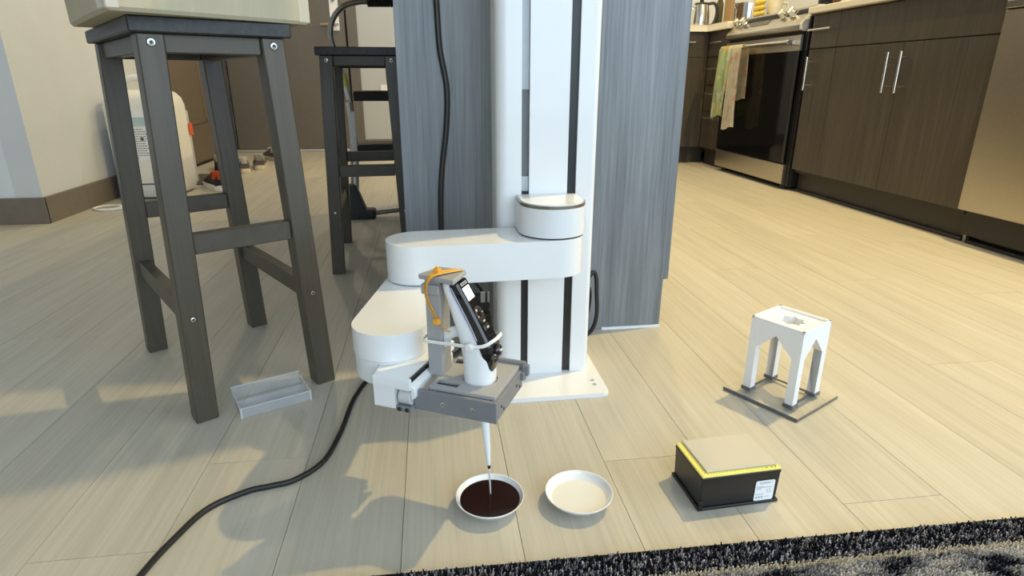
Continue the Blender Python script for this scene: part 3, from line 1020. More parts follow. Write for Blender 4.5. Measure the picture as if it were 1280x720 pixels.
tube(b, [(-0.078, -0.013, 0.2395), (-0.060, -0.0165, 0.2400), (-0.035, -0.0185, 0.2415), (-0.012, -0.0205, 0.2430), (0.008, -0.0185, 0.2450), (0.0205, -0.010, 0.2520), (0.0235, 0.001, 0.2545), (0.020, 0.012, 0.2530), (0.0, 0.020, 0.2450), (-0.040, 0.021, 0.2400), (-0.072, 0.020, 0.2390), (-0.079, 0.010, 0.2390)], 0.002, 8, 6, closed=True, flat=(0.0024, 0.0009))
obj('strap', b, nylon_m, t, world=G)
b = new(); cyl(b, (-0.0085, -0.019, 0.2432), (-0.0085, -0.0265, 0.2432), 0.0055, 18, bev=0.0012)
obj('buckle', b, nylon_m, t, world=G)

# ------------------------------------------------------------------ dishes
def dish(loc, label, liq, liq_label, level, lr, rz=0):
    R0 = 0.0472
    bb = new()
    lathe(bb, [(0, 0.0005), (0.026, 0.0), (0.028, 0.0012), (0.030, 0.0035), (0.040, 0.0090), (0.0462, 0.0165), (0.0472, 0.0182), (0.0468, 0.0190), (0.0456, 0.0186), (0.0435, 0.0145), (0.0385, 0.0090), (0.030, 0.0056), (0.0, 0.0046)], 56)
    o = obj('dish', bb, dish_m)
    o.location = loc
    tag(o, label, 'dish', 'white dishes on the floor')
    ll = new(); lathe(ll, [(0, 0.0048), (lr * 0.8, 0.0066), (lr, level - 0.0003), (lr, level), (0, level)], 56)
    q = obj('liquid', ll, liq)
    q.location = loc
    tag(q, liq_label, 'liquid')
dish((0.0605, 0.6905, 0.0), 'white round dish under the pipette tip, full of dark red liquid', wine_m, 'dark red brown liquid filling the left white dish', 0.0128, 0.0412)
dish((0.1845, 0.6825, 0.0), 'white round dish holding pale milky liquid, right of the pipette', cream_m, 'pale milky liquid lying in the right white dish', 0.0085, 0.0372)

# ------------------------------------------------------------------ pipette tip box
tb = thing('tip_box', 'black pipette tip box with yellow deck and frosted cover, on the floor', 'tip box', (0.400, 0.686, 0), R(3.0))
b = new()
hexa(b, [(-0.0575, -0.0400, 0.004), (0.0575, -0.0400, 0.004), (0.0575, 0.0400, 0.004), (-0.0575, 0.0400, 0.004), (-0.0588, -0.0413, 0.0525), (0.0588, -0.0413, 0.0525), (0.0588, 0.0413, 0.0525), (-0.0588, 0.0413, 0.0525)], bev=0.0012)
box(b, (-0.0605, -0.0425, 0.0), (0.0605, 0.0425, 0.0045), bev=0.001)
box(b, (-0.0600, -0.0425, 0.0), (-0.0540, -0.0405, 0.016), bev=0.0008)
box(b, (-0.0592, -0.0417, 0.0475), (0.0592, 0.0417, 0.0525), bev=0.0012)
obj('base', b, blackbox_m, tb)
b = new(); box(b, (-0.0590, -0.0415, 0.0525), (0.0590, 0.0415, 0.0555), bev=0.0010)
obj('deck', b, yellow_m, tb)
b = new(); box(b, (-0.0500, -0.0345, 0.0555), (0.0565, 0.0425, 0.0585), bev=0.0012)
obj('frosted_cover', b, film_m, tb)
b = new()
for i in range(26):
    x = -0.048 + i * 0.0040
    cyl(b, (x, -0.0365, 0.0554), (x, -0.0365, 0.0557), 0.0006, 6)
for i in range(16):
    y = -0.033 + i * 0.0046
    cyl(b, (-0.0525, y, 0.0554), (-0.0525, y, 0.0557), 0.0006, 6)
for x, y in ((0.046, -0.0375), (0.051, -0.0375), (0.038, -0.0375)):
    cyl(b, (x, y, 0.0554), (x, y, 0.0558), 0.0010, 8)
o = obj('tip_hole', b, ink_m, tb); o['kind'] = 'stuff'
LM = T(0.0375, -0.0411, 0.0215) @ RX(PI / 2 + 0.027)
b = new(); prism(b, rrect(-0.0150, -0.0165, 0.0140, 0.0165, 0.0025), 0, 0.0006, LM)
lab = obj('label', b, paper_m, tb)
text_mesh('label_print', 'INTEGRA 1', 0.0040, ink_m, lab, LM @ T(0.0005, 0.0125, 0.0006), 0.0001)
b = new()
for x0, x1, y in ((-0.013, -0.003, 0.0070), (-0.013, 0.0105, 0.0050), (-0.013, -0.005, 0.0030), (-0.013, -0.001, -0.0060), (-0.0005, 0.0075, -0.0105)):
    x = x0
    while x < x1:
        wd = 0.0008 + 0.0012 * random.random()
        box(b, (x, y - 0.0004, 0.0006), (min(x + wd, x1), y + 0.0004, 0.0008), LM); x += wd + 0.0005
for x in (-0.0125, -0.0085, -0.0045):
    box(b, (x, -0.0122, 0.0006), (x + 0.0022, -0.0095, 0.0008), LM)
o = obj('fine_print', b, pbr('pale_ink', (0.30, 0.31, 0.34), 0.7), lab); o['kind'] = 'stuff'
b = new()
for lo, hi in (((0.0035, -0.0040), (0.0090, -0.0034)), ((0.0035, 0.0010), (0.0090, 0.0016)), ((0.0035, -0.0040), (0.0041, 0.0016)), ((0.0084, -0.0040), (0.0090, 0.0016))):
    box(b, (*lo, 0.0006), (*hi, 0.0008), LM)
obj('square_mark', b, pbr('square_ink', (0.35, 0.37, 0.40), 0.7), lab)

# ------------------------------------------------------------------ printed stand on acrylic base
ST = thing('printed_stand', 'white printed four-legged stand with star hole on a clear acrylic base', 'stand', (0.6325, 0.9335, 0), R(29))
# local x: towards the back right, local y: towards the back left
HX, HY, LG = 0.0455, 0.0495, 0.0150
b = new()
def leg_poly(h, top):
    return [(-h, 0.012), (-h + LG, 0.012), (-h + LG, 0.098), (0, 0.131), (h - LG, 0.098), (h - LG, 0.012), (h, 0.012), (h, top), (-h, top)]
for sgn in (-1, 1):
    y0 = sgn * HY; y1 = sgn * (HY - LG)
    t_ = new(); prism(t_, leg_poly(HX, 0.1488), min(-y0, -y1), max(-y0, -y1)); t_.transform(RX(PI / 2)); _merge(b, t_, None)
    x0 = sgn * (HX - 0.0003); x1 = sgn * (HX - LG)
    t_ = new(); prism(t_, leg_poly(HY - 0.0003, 0.1484), min(x0, x1), max(x0, x1)); t_.transform(RZ(PI / 2) @ RX(PI / 2)); _merge(b, t_, None)
sb = obj('stand_body', b, print_m, ST)
sb.data.polygons.foreach_set('use_smooth', [False] * len(sb.data.polygons))
b = new(); box(b, (-HX + 0.0005, -HY + 0.0005, 0.1425), (HX - 0.0005, HY - 0.0005, 0.1500))
tp = obj('top_plate', b, print_m, ST)
star = []
for i in range(16):
    rr_ = 0.0255 if i % 2 == 0 else 0.0185
    a = 2 * PI * i / 16 + 0.2
    star.append((rr_ * 0.95 * math.cos(a), rr_ * 1.05 * math.sin(a)))
# top frame: outer rim ring standing a little proud
b = new()
for lo, hi in (((-HX, -HY), (HX, -HY + 0.004)), ((-HX, HY - 0.004), (HX, HY)), ((-HX, -HY), (-HX + 0.004, HY)), ((HX - 0.004, -HY), (HX, HY))):
    box(b, (*lo, 0.1500), (*hi, 0.1545))
obj('top_rim', b, print_m, ST)
cut = new(); prism(cut, star, 0.13, 0.17)
subtract(tp, [cut])
b = new()
n_ = len(star)
loft(b, [[(x, y, 0.1497) for x, y in star], [(x * 0.86, y * 0.86, 0.128) for x, y in star]], cap=False)
obj('star_socket', b, print_m, ST, recalc=False)
for sx in (-1, 1):
    for sy in (-1, 1):
        b = new(); box(b, (sx * (HX - LG / 2) - 0.0098, sy * (HY - LG / 2) - 0.0098, 0.0058), (sx * (HX - LG / 2) + 0.0098, sy * (HY - LG / 2) + 0.0098, 0.0125), bev=0.0008)
        obj('foot_clip', b, edge_m, ST, label='dark grey clip round a foot')
AX, AY = 0.0700, 0.0735
b = new(); box(b, (-AX, -AY, 0.0005), (AX, AY, 0.0055), bev=0.0006)
ab = obj('acrylic_base', b, clear_m, ST)
b = new()
box(b, (-AX - 0.0012, -AY, 0.0003), (-AX + 0.0005, AY, 0.0066)); box(b, (-AX, -AY - 0.0010, 0.0003), (AX, -AY + 0.0004, 0.0050))
obj('base_edge', b, edge_m, ST)
for lo, hi in (((-HX + 0.012, HY - 0.009), (HX - 0.004, HY - 0.0055)), ((HX - 0.009, -HY + 0.004), (HX - 0.0055, HY - 0.005)), ((-HX + 0.012, -HY + 0.0055), (HX + 0.010, -HY + 0.009)), ((HX + 0.0, HY - 0.006), (HX + 0.0, HY))):
    if hi[0] - lo[0] < 1e-4: continue
    b = new(); box(b, (*lo, 0.0055), (*hi, 0.0078)); obj('base_rail', b, edge_m, ST)
b = new(); prism(b, [(0, 0), (0.012, -0.002), (0.004, 0.006)], 0.0056, 0.0100, T(-HX + 0.012, -HY + 0.002, 0)); 
obj('glue_bead', b, clear_m, ST)

# ------------------------------------------------------------------ clear tray lying by the stool
tr_ = thing('clear_tray', 'clear plastic tray lying on the floor by the near stool leg', 'tray', (-0.311, 1.036, 0), R(26))
TL, TD, TH = 0.061, 0.040, 0.026
b = new()
wt = 0.0012
box(b, (-TL, -TD, 0.0005), (TL, TD, wt))
box(b, (-TL, -TD, 0), (TL, -TD + wt, 0.019)); box(b, (-TL, TD - wt, 0), (TL, TD, TH))
box(b, (-TL, -TD, 0), (-TL + wt, TD, 0.021)); box(b, (TL - wt, -TD, 0), (TL, TD, 0.021))
obj('tray_shell', b, tray_m, tr_)
b = new(); prism(b, [(-0.006, wt), (0.008, wt), (0.004, 0.015), (-0.001, 0.015)], -TL + wt, TL - wt, RZ(PI / 2) @ RX(PI / 2) @ I4)
obj('tray_ridge', b, tray_m, tr_)
b = new(); box(b, (-TL - 0.001, -TD - 0.001, 0.018), (TL + 0.001, -TD + 0.0015, 0.0195)); box(b, (-TL - .001, TD - .0015, TH - .001), (TL + .001, TD + .001, TH + .0005)); box(b, (-TL - .0006, -TD - .0006, 0), (-TL + .003, -TD + .0006, .019)); box(b, (TL - .003, -TD - .0006, 0), (TL + .0006, -TD + .0006, .019)); box(b, (-TL - .0006, -TD, .0195), (-TL + .0016, TD, .0212)); box(b, (TL - .0016, -TD, .0195), (TL + .0006, TD, .0212))
obj('tray_rim', b, clear_plastic('tray_rim_plastic', clear=0.62, rough=0.2, body=(0.85, 0.88, 0.90)), tr_)

# ------------------------------------------------------------------ bar stools
def make_stool(loc, rz, label):
    s = thing('bar_stool', label, 'stool', loc, rz, 'bar stools along the island')
    FX, FY, TX, TY, ZT = 0.1085, 0.188, 0.0877, 0.1746, 0.6245
    h = 0.0182
    def lp(sx, sy, z):
        k = z / ZT
        return Vector((sx * (FX + (TX - FX) * k), sy * (FY + (TY - FY) * k), z))
    for sx in (-1, 1):
        for sy in (-1, 1):
            p, q = lp(sx, sy, 0), lp(sx, sy, ZT)
            bb = new(); hexa(bb, [(p.x - h, p.y - h, 0), (p.x + h, p.y - h, 0), (p.x + h, p.y + h, 0), (p.x - h, p.y + h, 0), (q.x - h, q.y - h, ZT), (q.x + h, q.y - h, ZT), (q.x + h, q.y + h, ZT), (q.x - h, q.y + h, ZT)], bev=0.002)
            lg = obj('leg', bb, stool_m, s)
            for z, r0 in ((0.6118, 0.0053), (0.187, 0.0038)):
                c = lp(sx, sy, z)
                bb = new(); lathe(bb, [(0, -0.002), (r0, -0.002), (r0, 0.0012), (r0 * 0.62, 0.0016), (r0 * 0.5, 0.0002), (0, 0.0002)], 16, T(c.x, c.y + sy * h, c.z) @ RX(PI / 2 if sy < 0 else -PI / 2))
                obj('screw', bb, screw_m, lg, label='bright metal screw')
                bb = new(); cyl(bb, (c.x, c.y + sy * (h + 0.0000), c.z), (c.x, c.y + sy * (h + 0.0008), c.z), r0 * 0.45, 10)
                lathe(bb, [(r0 * 1.02, 0), (r0 * 1.22, 0.0006), (r0 * 1.22, 0), ], 16, T(c.x, c.y + sy * h, c.z) @ RX(PI / 2 if sy < 0 else -PI / 2))
                obj('screw_recess', bb, blackscrew_m, lg)
    def bar(name, a, c, dz, th, axis):
        bb = new()
        if axis == 'x':
            hexa(bb, [(a.x, a.y - th, a.z - dz), (c.x, c.y - th, c.z - dz), (c.x, c.y + th, c.z - dz), (a.x, a.y + th, a.z - dz), (a.x, a.y - th, a.z + dz), (c.x, c.y - th, c.z + dz), (c.x, c.y + th, c.z + dz), (a.x, a.y + th, a.z + dz)], bev=0.0015)
        else:
            hexa(bb, [(a.x - th, a.y, a.z - dz), (a.x + th, a.y, a.z - dz), (c.x + th, c.y, c.z - dz), (c.x - th, c.y, c.z - dz), (a.x - th, a.y, a.z + dz), (a.x + th, a.y, a.z + dz), (c.x + th, c.y, c.z + dz), (c.x - th, c.y, c.z + dz)], bev=0.0015)
        obj(name, bb, rail_m, s)
    for sy in (-1, 1):
        bar('apron', lp(-1, sy, 0.6112) + Vector((h, 0, 0)), lp(1, sy, 0.6112) - Vector((h, 0, 0)), 0.0133, 0.011, 'x')
        bar('rail', lp(-1, sy, 0.308) + Vector((h, 0, 0)), lp(1, sy, 0.308) - Vector((h, 0, 0)), 0.0165, 0.011, 'x')
    for sx in (-1, 1):
        bar('apron', lp(sx, -1, 0.6112) + Vector((0, h, 0)), lp(sx, 1, 0.6112) - Vector((0, h, 0)), 0.0133, 0.011, 'y')
        bar('rail', lp(sx, -1, 0.190) + Vector((0, h, 0)), lp(sx, 1, 0.190) - Vector((0, h, 0)), 0.0165, 0.011, 'y')
    bb = new(); box(bb, (-0.116, -0.202, ZT), (0.116, 0.202, 0.6465), bev=0.002)
    obj('seat', bb, seat_m, s)
    return s
rail_m = pbr('black_brown_rail', (0.068, 0.057, 0.041), 0.42, vary=0.15, scale=40)
st1 = make_stool((-0.4245, 1.2057, 0), 0.5756, 'black-brown wooden bar stool nearest the camera, carrying the cardboard box')
dup(st1, (-0.199, 2.015, 0), R(3.5), 'black-brown wooden bar stool farther back, half hidden by the island panel')

# cardboard box on the near stool
CB = thing('cardboard_box', 'taped cardboard box sitting on the near bar stool', 'box', (-0.300, 1.020, 0.6468), R(43.0))
# local x along the front edge, y backwards
L_, D_, H_ = 0.150, 0.350, 0.22
SHEAR = Matrix(((1, 0.17, 0, 0), (0, 1, 0, 0), (0, 0, 1, 0), (0, 0, 0, 1)))
b = new()
bulge = 0.012
rings = []
def crect(x0, x1, y0, y1, z, bl):
    return [(x0, y0, z), ((x0 + x1) / 2, y0 - bl * .4, z), (x1, y0, z), (x1 + bl * .3, (y0 + y1) / 2, z), (x1, y1, z), ((x0 + x1) / 2, y1 + bl * .3, z), (x0, y1, z), (x0 - bl * .5, (y0 + y1) / 2, z)]
for z, e, bl in ((0.0, 0.004, 0.002), (0.005, 0.0, 0.003), (0.05, -0.001, 0.008), (0.11, -0.001, 0.012), (0.18, -0.001, 0.006), (0.215, 0.0, 0.002), (H_, 0.004, 0.0)):
    rings.append(crect(-L_ + e, L_ - e, e, D_ - e, z, bl))
loft(b, rings, SHEAR)
obj('box_wall', b, card_m, CB)
b = new()
box(b, (-L_ - 0.0015, 0.06, 0.09), (-L_ + 0.02, D_ - 0.005, 0.0915)); box(b, (-L_ - 0.008, 0.012, 0.040), (-L_ - 0.0035, D_ * .9, 0.0415))
b.transform(SHEAR)
obj('flap_seam', b, pbr('seam_dark', (0.10, 0.08, 0.05), 0.9), CB)
b = new()
box(b, (-L_ - 0.0012, -0.0012, 0.002), (-L_ + 0.016, 0.030, 0.218), bev=0.0015)
obj('tape', b, tape_m, CB)
b = new()
box(b, (L_ - 0.020, -0.0012, 0.002), (L_ + 0.0012, 0.030, 0.218), bev=0.0015)
obj('tape', b, tape_m, CB)

# ------------------------------------------------------------------ white jerry can by the left wall
JG = thing('jerry_can', 'large white plastic jerry can with label and carry handle by the left wall', 'jerry can', (-1.40, 3.34, 0))
JX, JY, JH = 0.135, 0.165, 0.515
def jr(z, e, ch=0.03):
    x, y = JX - e, JY - e
    return [(-x + ch, -y, z), (0, -y, z), (x - ch, -y, z), (x, -y + ch, z), (x, 0, z), (x, y - ch, z), (x - ch, y, z), (0, y, z), (-x + ch, y, z), (-x, y - ch, z), (-x, 0, z), (-x, -y + ch, z)]
b = new(); loft(b, [jr(0.004, 0.03), jr(0.010, 0.012), jr(0.03, 0.002), jr(0.06, 0), jr(0.44, 0), jr(0.475, 0.008), jr(0.500, 0.025), jr(JH, 0.05)])
obj('can_body', b, hdpe_m, JG)
b = new(); tube(b, [(-0.075, -0.06, JH - 0.01), (-0.055, -0.06, JH + 0.035), (-0.01, -0.06, JH + 0.055), (0.04, -0.06, JH + 0.045), (0.075, -0.06, JH - 0.005)], 0.016, 12, 6)
obj('carry_handle', b, hdpe_m, JG)
b = new(); cyl(b, (0.06, -0.03, JH - 0.01), (0.06, -0.03, JH + 0.028), 0.026, 20, bev=0.003)
obj('cap', b, hdpe_m, JG)
b = new(); box(b, (-0.07, -JY - 0.0022, 0.19), (0.085, -JY + 0.001, 0.43))
jl = obj('label', b, paper_m, JG)
b = new(); box(b, (-0.07, -JY - 0.0026, 0.385), (0.085, -JY, 0.393)); box(b, (-0.07, -JY - 0.0028, 0.352), (0.085, -JY, 0.385))
obj('label_band', b, pbr('label_band_teal', (0.45, 0.58, 0.60), 0.6), jl)
b = new()
for r_ in range(12):
    z = 0.335 - r_ * 0.011
    x = -0.06
    while x < 0.03 + 0.02 * random.random():
        wd = 0.004 + 0.008 * random.random()
        box(b, (x, -JY - 0.0026, z), (x + wd, -JY, z + 0.0035)); x += wd + 0.003
box(b, (0.02, -JY - 0.0028, 0.285), (0.034, -JY, 0.300)); box(b, (-0.06, -JY - 0.0028, 0.200), (-0.005, -JY, 0.206)); box(b, (-0.05, -JY - 0.0022, 0.073), (0.06, -JY + 0.001, 0.079))
o = obj('label_print', b, ink_m, jl); o['kind'] = 'stuff'
b = new(); box(b, (JX - 0.012, JY - 0.028, 0.04), (JX + 0.003, JY - 0.010, 0.41), bev=0.002)
obj('side_strip', b, motor_m, JG)
b = new(); box(b, (JX + 0.003, JY - 0.035, 0.285), (JX + 0.007, JY + 0.012, 0.345), bev=0.001)
obj('hang_tag', b, red_m, JG, label='orange red tag')

# white cord looped on the floor beside the can
b = new(); tube(b, [(-1.34, 3.10, 0.004), (-1.40, 3.05, 0.004), (-1.46, 3.02, 0.004), (-1.53, 3.00, 0.004), (-1.545, 2.95, 0.004), (-1.50, 2.915, 0.004), (-1.44, 2.93, 0.005), (-1.43, 2.97, 0.008), (-1.48, 2.99, 0.010), (-1.535, 2.975, 0.006), (-1.53, 2.93, 0.005), (-1.47, 2.90, 0.004), (-1.41, 2.93, 0.004)], 0.0040, 8, 8)
tag(obj('cord', b, cord_m), 'loose white cord loop lying on the floor beside the jerry can', 'cord')

# ------------------------------------------------------------------ doormat and shoes by the entry
b = new(); box(b, (-1.55, 3.60, 0.0), (-1.20, 4.00, 0.008), bev=0.003)
tag(obj('doormat', b, mat_m), 'flat dark olive doormat on the floor before the brown closet door', 'mat')
def make_shoe(name, loc, rz, label, upper, heel, sole, group):
    s = thing(name, label, 'shoe', loc, rz, group)
    L = 0.28
    # local x along the shoe: heel at 0, toe at L
    def foot(x, k=1.0):
        u = x / L
        w_ = (0.033 + 0.016 * math.sin(min(1, max(0, (u - 0.25) / 0.75)) * PI * 0.62)) * k
        if u < 0.10: w_ *= math.sqrt(max(0.02, 1 - ((0.10 - u) / 0.10) ** 2)) * 0.6 + 0.4
        if u > 0.78: w_ *= math.sqrt(max(0.02, 1 - ((u - 0.78) / 0.225) ** 2))
        return w_
    pts_ = [(x, -foot(x)) for x in [L * i / 16 for i in range(17)]] + [(x, foot(x)) for x in [L * i / 16 for i in range(16, -1, -1)]]
    bb = new(); prism(bb, pts_, 0.0, 0.030, bev=0.004, seg=2); obj('sole', bb, sole, s)
    xs = [0.012, 0.03, 0.06, 0.10, 0.13, 0.16, 0.20, 0.24, 0.268]
    tops = [0.095, 0.098, 0.088, 0.085, 0.092, 0.080, 0.062, 0.052, 0.038]
    rings_ = []
    for x, tz in zip(xs, tops):
        w_ = foot(x) * 0.93
        rings_.append([(x, w_ * math.cos(a), 0.028 + (tz - 0.028) * math.sin(a) ** 0.8) for a in [PI * i / 12 for i in range(13)]])
    bb = new(); loft(bb, rings_); obj('upper', bb, upper, s)
    bb = new(); loft(bb, [[(0.004 + 0.05 * (1 - math.cos((a - PI / 2)) * 1.0) , 0.034 * math.cos(a) * k, z) for a in [PI * i / 12 for i in range(13)]] for z, k in ((0.062, 1.0), (0.080, 0.96), (0.100, 0.80), (0.104, 0.5))], closed=False, cap=False)
    bmesh.ops.solidify(bb, geom=bb.faces[:], thickness=0.003); obj('heel_patch', bb, heel, s)
    bb = new()
    for i in range(4):
        x = 0.135 + i * 0.018
        box(bb, (x, -0.020, 0.086 - i * 0.008), (x + 0.006, 0.020, 0.092 - i * 0.008), bev=0.001)
    obj('lace', bb, heel, s)
    return s
g_ = 'sneakers by the entry'
sh = make_shoe('sneaker', (-1.165, 4.02, 0), R(112), 'grey suede sneaker with white heel, nearer one of the pair facing the door', suede_m, shoew_m, sole_m, g_)
dup(sh, (-1.115, 4.17, 0), R(104), 'grey suede sneaker with white heel, farther one of the pair facing the door')
dup(sh, (-1.10, 4.62, 0), R(120), 'grey suede sneaker lying deepest behind the pair near the brown door')
make_shoe('sneaker', (-1.36, 4.14, 0), R(100), 'dark sneaker with white laces behind the doormat, half hidden by the stool leg', shoeb_m, shoew_m, shoeb_m, g_)
make_shoe('running_shoe', (-1.105, 3.365, 0), R(120), 'black running shoe with orange heel and white sole beside the jerry can', shoeb_m, red_m, shoew_m, g_)
make_shoe('slip_on_shoe', (-0.255, 4.28, 0), R(10), 'tan soled slip-on shoe seen through the far stool', suede_m, sole_m, sole_m, g_)

# ------------------------------------------------------------------ folding step ladder
LD = thing('step_ladder', 'folding step ladder with black foam grip behind the far stool', 'ladder', (-0.30, 2.62, 0))
YL = 2.62
b = new(); tube(b, [(-0.215, YL, 0.848), (-0.255, YL, 0.846), (-0.315, YL, 0.828), (-0.358, YL, 0.780), (-0.370, YL, 0.725), (-0.362, YL, 0.680), (-0.352, YL, 0.640)], 0.011, 12, 6)
obj('top_tube', b, tube_m, LD, world=I4)
b = new(); tube(b, [(-0.220, YL, 0.848), (-0.12, YL, 0.850), (-0.07, YL, 0.850)], 0.019, 14, 4)
for i in range(12):
    lathe(b, [(0.0185, -0.003), (0.0205, 0), (0.0185, 0.003)], 14, T(-0.212 + i * 0.012, YL, 0.8485) @ RY(PI / 2))
obj('foam_grip', b, foam_m, LD, world=I4)
b = new(); cyl(b, (-0.351, YL, 0.65), (-0.333, YL, 0.56), 0.009, 12); cyl(b, (-0.333, YL, 0.57), (-0.318, YL, 0.485), 0.012, 12)
obj('side_tube', b, tubel_m, LD, world=I4)
b = new(); cyl(b, (-0.336, YL - 0.002, 0.585), (-0.3268, YL - 0.002, 0.535), 0.0135, 12)
obj('warning_sticker', b, yellow_m, LD, world=I4, label='yellow sticker')
b = new(); cyl(b, (-0.322, YL - 0.004, 0.475), (-0.308, YL - 0.004, 0.300), 0.012, 12); cyl(b, (-0.308, YL - 0.004, 0.300), (-0.326, YL - 0.004, 0.06), 0.012, 12)
box(b, (-0.327, YL - 0.02, 0.28), (-0.300, YL - 0.008, 0.44), bev=0.002)
obj('front_leg', b, tubel_m, LD, world=I4)
b = new(); cyl(b, (-0.318, YL + 0.02, 0.47), (-0.338, YL + 0.02, 0.13), 0.007, 10)
obj('rear_leg', b, tube_m, LD, world=I4)
b = new(); hexa(b, [(-0.362, YL - 0.05, 0), (-0.27, YL - 0.05, 0), (-0.27, YL + 0.02, 0), (-0.362, YL + 0.02, 0), (-0.355, YL - 0.03, 0.145), (-0.322, YL - 0.03, 0.145), (-0.322, YL + 0.015, 0.145), (-0.355, YL + 0.015, 0.145)], bev=0.004)
box(b, (-0.325, YL - 0.05, 0), (-0.245, YL + 0.02, 0.04), bev=0.008)
obj('rubber_foot', b, rubber_m, LD, world=I4)
b = new(); cyl(b, (-0.25, YL - 0.01, 0.020), (-0.07, YL + 0.02, 0.030), 0.010, 12)
obj('base_bar', b, tube_m, LD, world=I4)
for z0 in (0.480, 0.270):
    b = new(); box(b, (-0.300, YL - 0.03, z0), (-0.068, YL + 0.14, z0 + 0.036), bev=0.004)
    sp = obj('step', b, tread_m, LD, world=I4)
    b = new(); box(b, (-0.297, YL - 0.027, z0 + 0.0345), (-0.070, YL + 0.137, z0 + 0.0385), bev=0.002)
    obj('tread', b, pbr('brown_tread', (0.10, 0.085, 0.065), 0.8), sp, world=I4)

# ------------------------------------------------------------------ cables
b = new(); tube(b, [(-0.10, 1.10, 0.004), (-0.140, 1.085, 0.004), (-0.157, 1.03, 0.004), (-0.1635, 0.985, 0.004), (-0.170, 0.90, 0.004), (-0.185, 0.822, 0.004), (-0.218, 0.781, 0.004), (-0.250, 0.770, 0.004), (-0.281, 0.762, 0.004), (-0.325, 0.730, 0.004), (-0.349, 0.672, 0.004), (-0.3625, 0.621, 0.004), (-0.372, 0.55, 0.004), (-0.36, 0.46, 0.004)], 0.0042, 10, 8)
tag(obj('power_cable', b, cable_m), 'black power cable curving across the floor from the robot to the lower left', 'cable')
b = new(); tube(b, [(0.020, 1.272, 0.88), (0.020, 1.272, 0.76), (0.0225, 1.272, 0.70), (0.0255, 1.272, 0.62), (0.0365, 1.272, 0.545), (0.0330, 1.272, 0.468), (0.022, 1.272, 0.39), (0.0165, 1.272, 0.32), (0.0160, 1.272, 0.22), (0.03, 1.262, 0.10), (0.06, 1.24, 0.012), (0.10, 1.215, 0.006)], 0.0058, 10, 8)
tag(obj('hanging_cable', b, cable_m), 'black cable hanging down the dark island panel left of the column', 'cable')
b = new(); tube(b, [(0.280, 1.19, 0.10), (0.305, 1.20, 0.125), (0.335, 1.21, 0.165), (0.3445, 1.21, 0.155), (0.346, 1.205, 0.120), (0.347, 1.20, 0.075), (0.340, 1.20, 0.040), (0.322, 1.20, 0.022), (0.295, 1.20, 0.020)], 0.0046, 10, 8)
tube(b, [(0.285, 1.21, 0.12), (0.310, 1.215, 0.130), (0.332, 1.22, 0.128), (0.334, 1.218, 0.090), (0.322, 1.215, 0.055), (0.290, 1.21, 0.040)], 0.0040, 10, 8)
tag(obj('looped_cable', b, cable_m), 'black cable loop sticking out behind the right side of the white column', 'cable')
CN = thing('connector_plug', 'black plugs and short leads behind the pipette beside the column', 'plug', (0.10, 1.2, 0))
b = new(); box(b, (0.075, 1.185, 0.10), (0.110, 1.215, 0.130), bev=0.003); box(b, (0.085, 1.180, 0.06), (0.112, 1.21, 0.092), bev=0.003)
obj('plug_shell', b, black_m, CN, world=I4)
b = new(); box(b, (0.090, 1.183, 0.118), (0.100, 1.186, 0.142), bev=0.001); box(b, (0.104, 1.183, 0.118), (0.109, 1.186, 0.142), bev=0.001)
obj('metal_clip', b, endcap_m, CN, world=I4)
b = new(); tube(b, [(0.10, 1.20, 0.13), (0.075, 1.19, 0.165), (0.03, 1.20, 0.19), (-0.01, 1.22, 0.17)], 0.003, 8, 8); tube(b, [(0.10, 1.20, 0.07), (0.06, 1.18, 0.03), (0.03, 1.17, 0.008), (-0.02, 1.15, 0.006), (-0.10, 1.10, 0.005)], 0.0042, 8, 8)
obj('lead', b, cable_m, CN, world=I4)

# ------------------------------------------------------------------ rug
RGZ = R(-0.77)
RG = thing('rug', 'navy and grey patterned pile rug with flecked border at the lower right', 'rug', (0.0, 0.575, 0), RGZ)
b = new(); box(b, (-0.27, -1.3, 0.0), (2.2, -0.001, 0.006), bev=0.001)
obj('rug_backing', b, rug_m, RG)
b = new(); box(b, (-0.27, -0.0025, 0.0), (2.2, 0.0005, 0.0085), bev=0.001)
obj('bound_edge', b, pbr('dark_binding', (0.012, 0.011, 0.008), 0.9), RG)
verts, faces = [], []
rnd = random.Random(3)
def tuft(x, y):
    h = 0.005 + 0.003 * rnd.random()
    lx, ly = 0.004 * (rnd.random() - 0.2), -0.004 * rnd.random() + 0.0012
    if y + ly > -0.0005: ly = 0
    r = 0.0013 + 0.0006 * rnd.random()
    a = rnd.random() * 2 * PI
    i = len(verts)
    for k in range(3):
        t_ = a + 2 * PI * k / 3
        verts.append((x + r * math.cos(t_), y + r * math.sin(t_), 0.005))
    for k in range(3):
        t_ = a + 2 * PI * k / 3 + 0.3
        verts.append((x + lx + 0.6 * r * math.cos(t_), y + ly + 0.6 * r * math.sin(t_), 0.005 + h))
    faces.extend(((i, i + 1, i + 4, i + 3), (i + 1, i + 2, i + 5, i + 4), (i + 2, i, i + 3, i + 5), (i + 3, i + 4, i + 5)))
yy = -0.003
while yy > -0.16:
    xx = -0.20
    while xx < 1.05:
        tuft(xx + 0.002 * (rnd.random() - .5), yy + 0.002 * (rnd.random() - .5))
        xx += 0.0034
    yy -= 0.0034
me = bpy.data.meshes.new('pile')
me.from_pydata(verts, [], faces)
me.materials.append(rug_m)
pile = bpy.data.objects.new('pile', me)
COL.objects.link(pile)
pile.parent = RG
pile['kind'] = 'stuff'

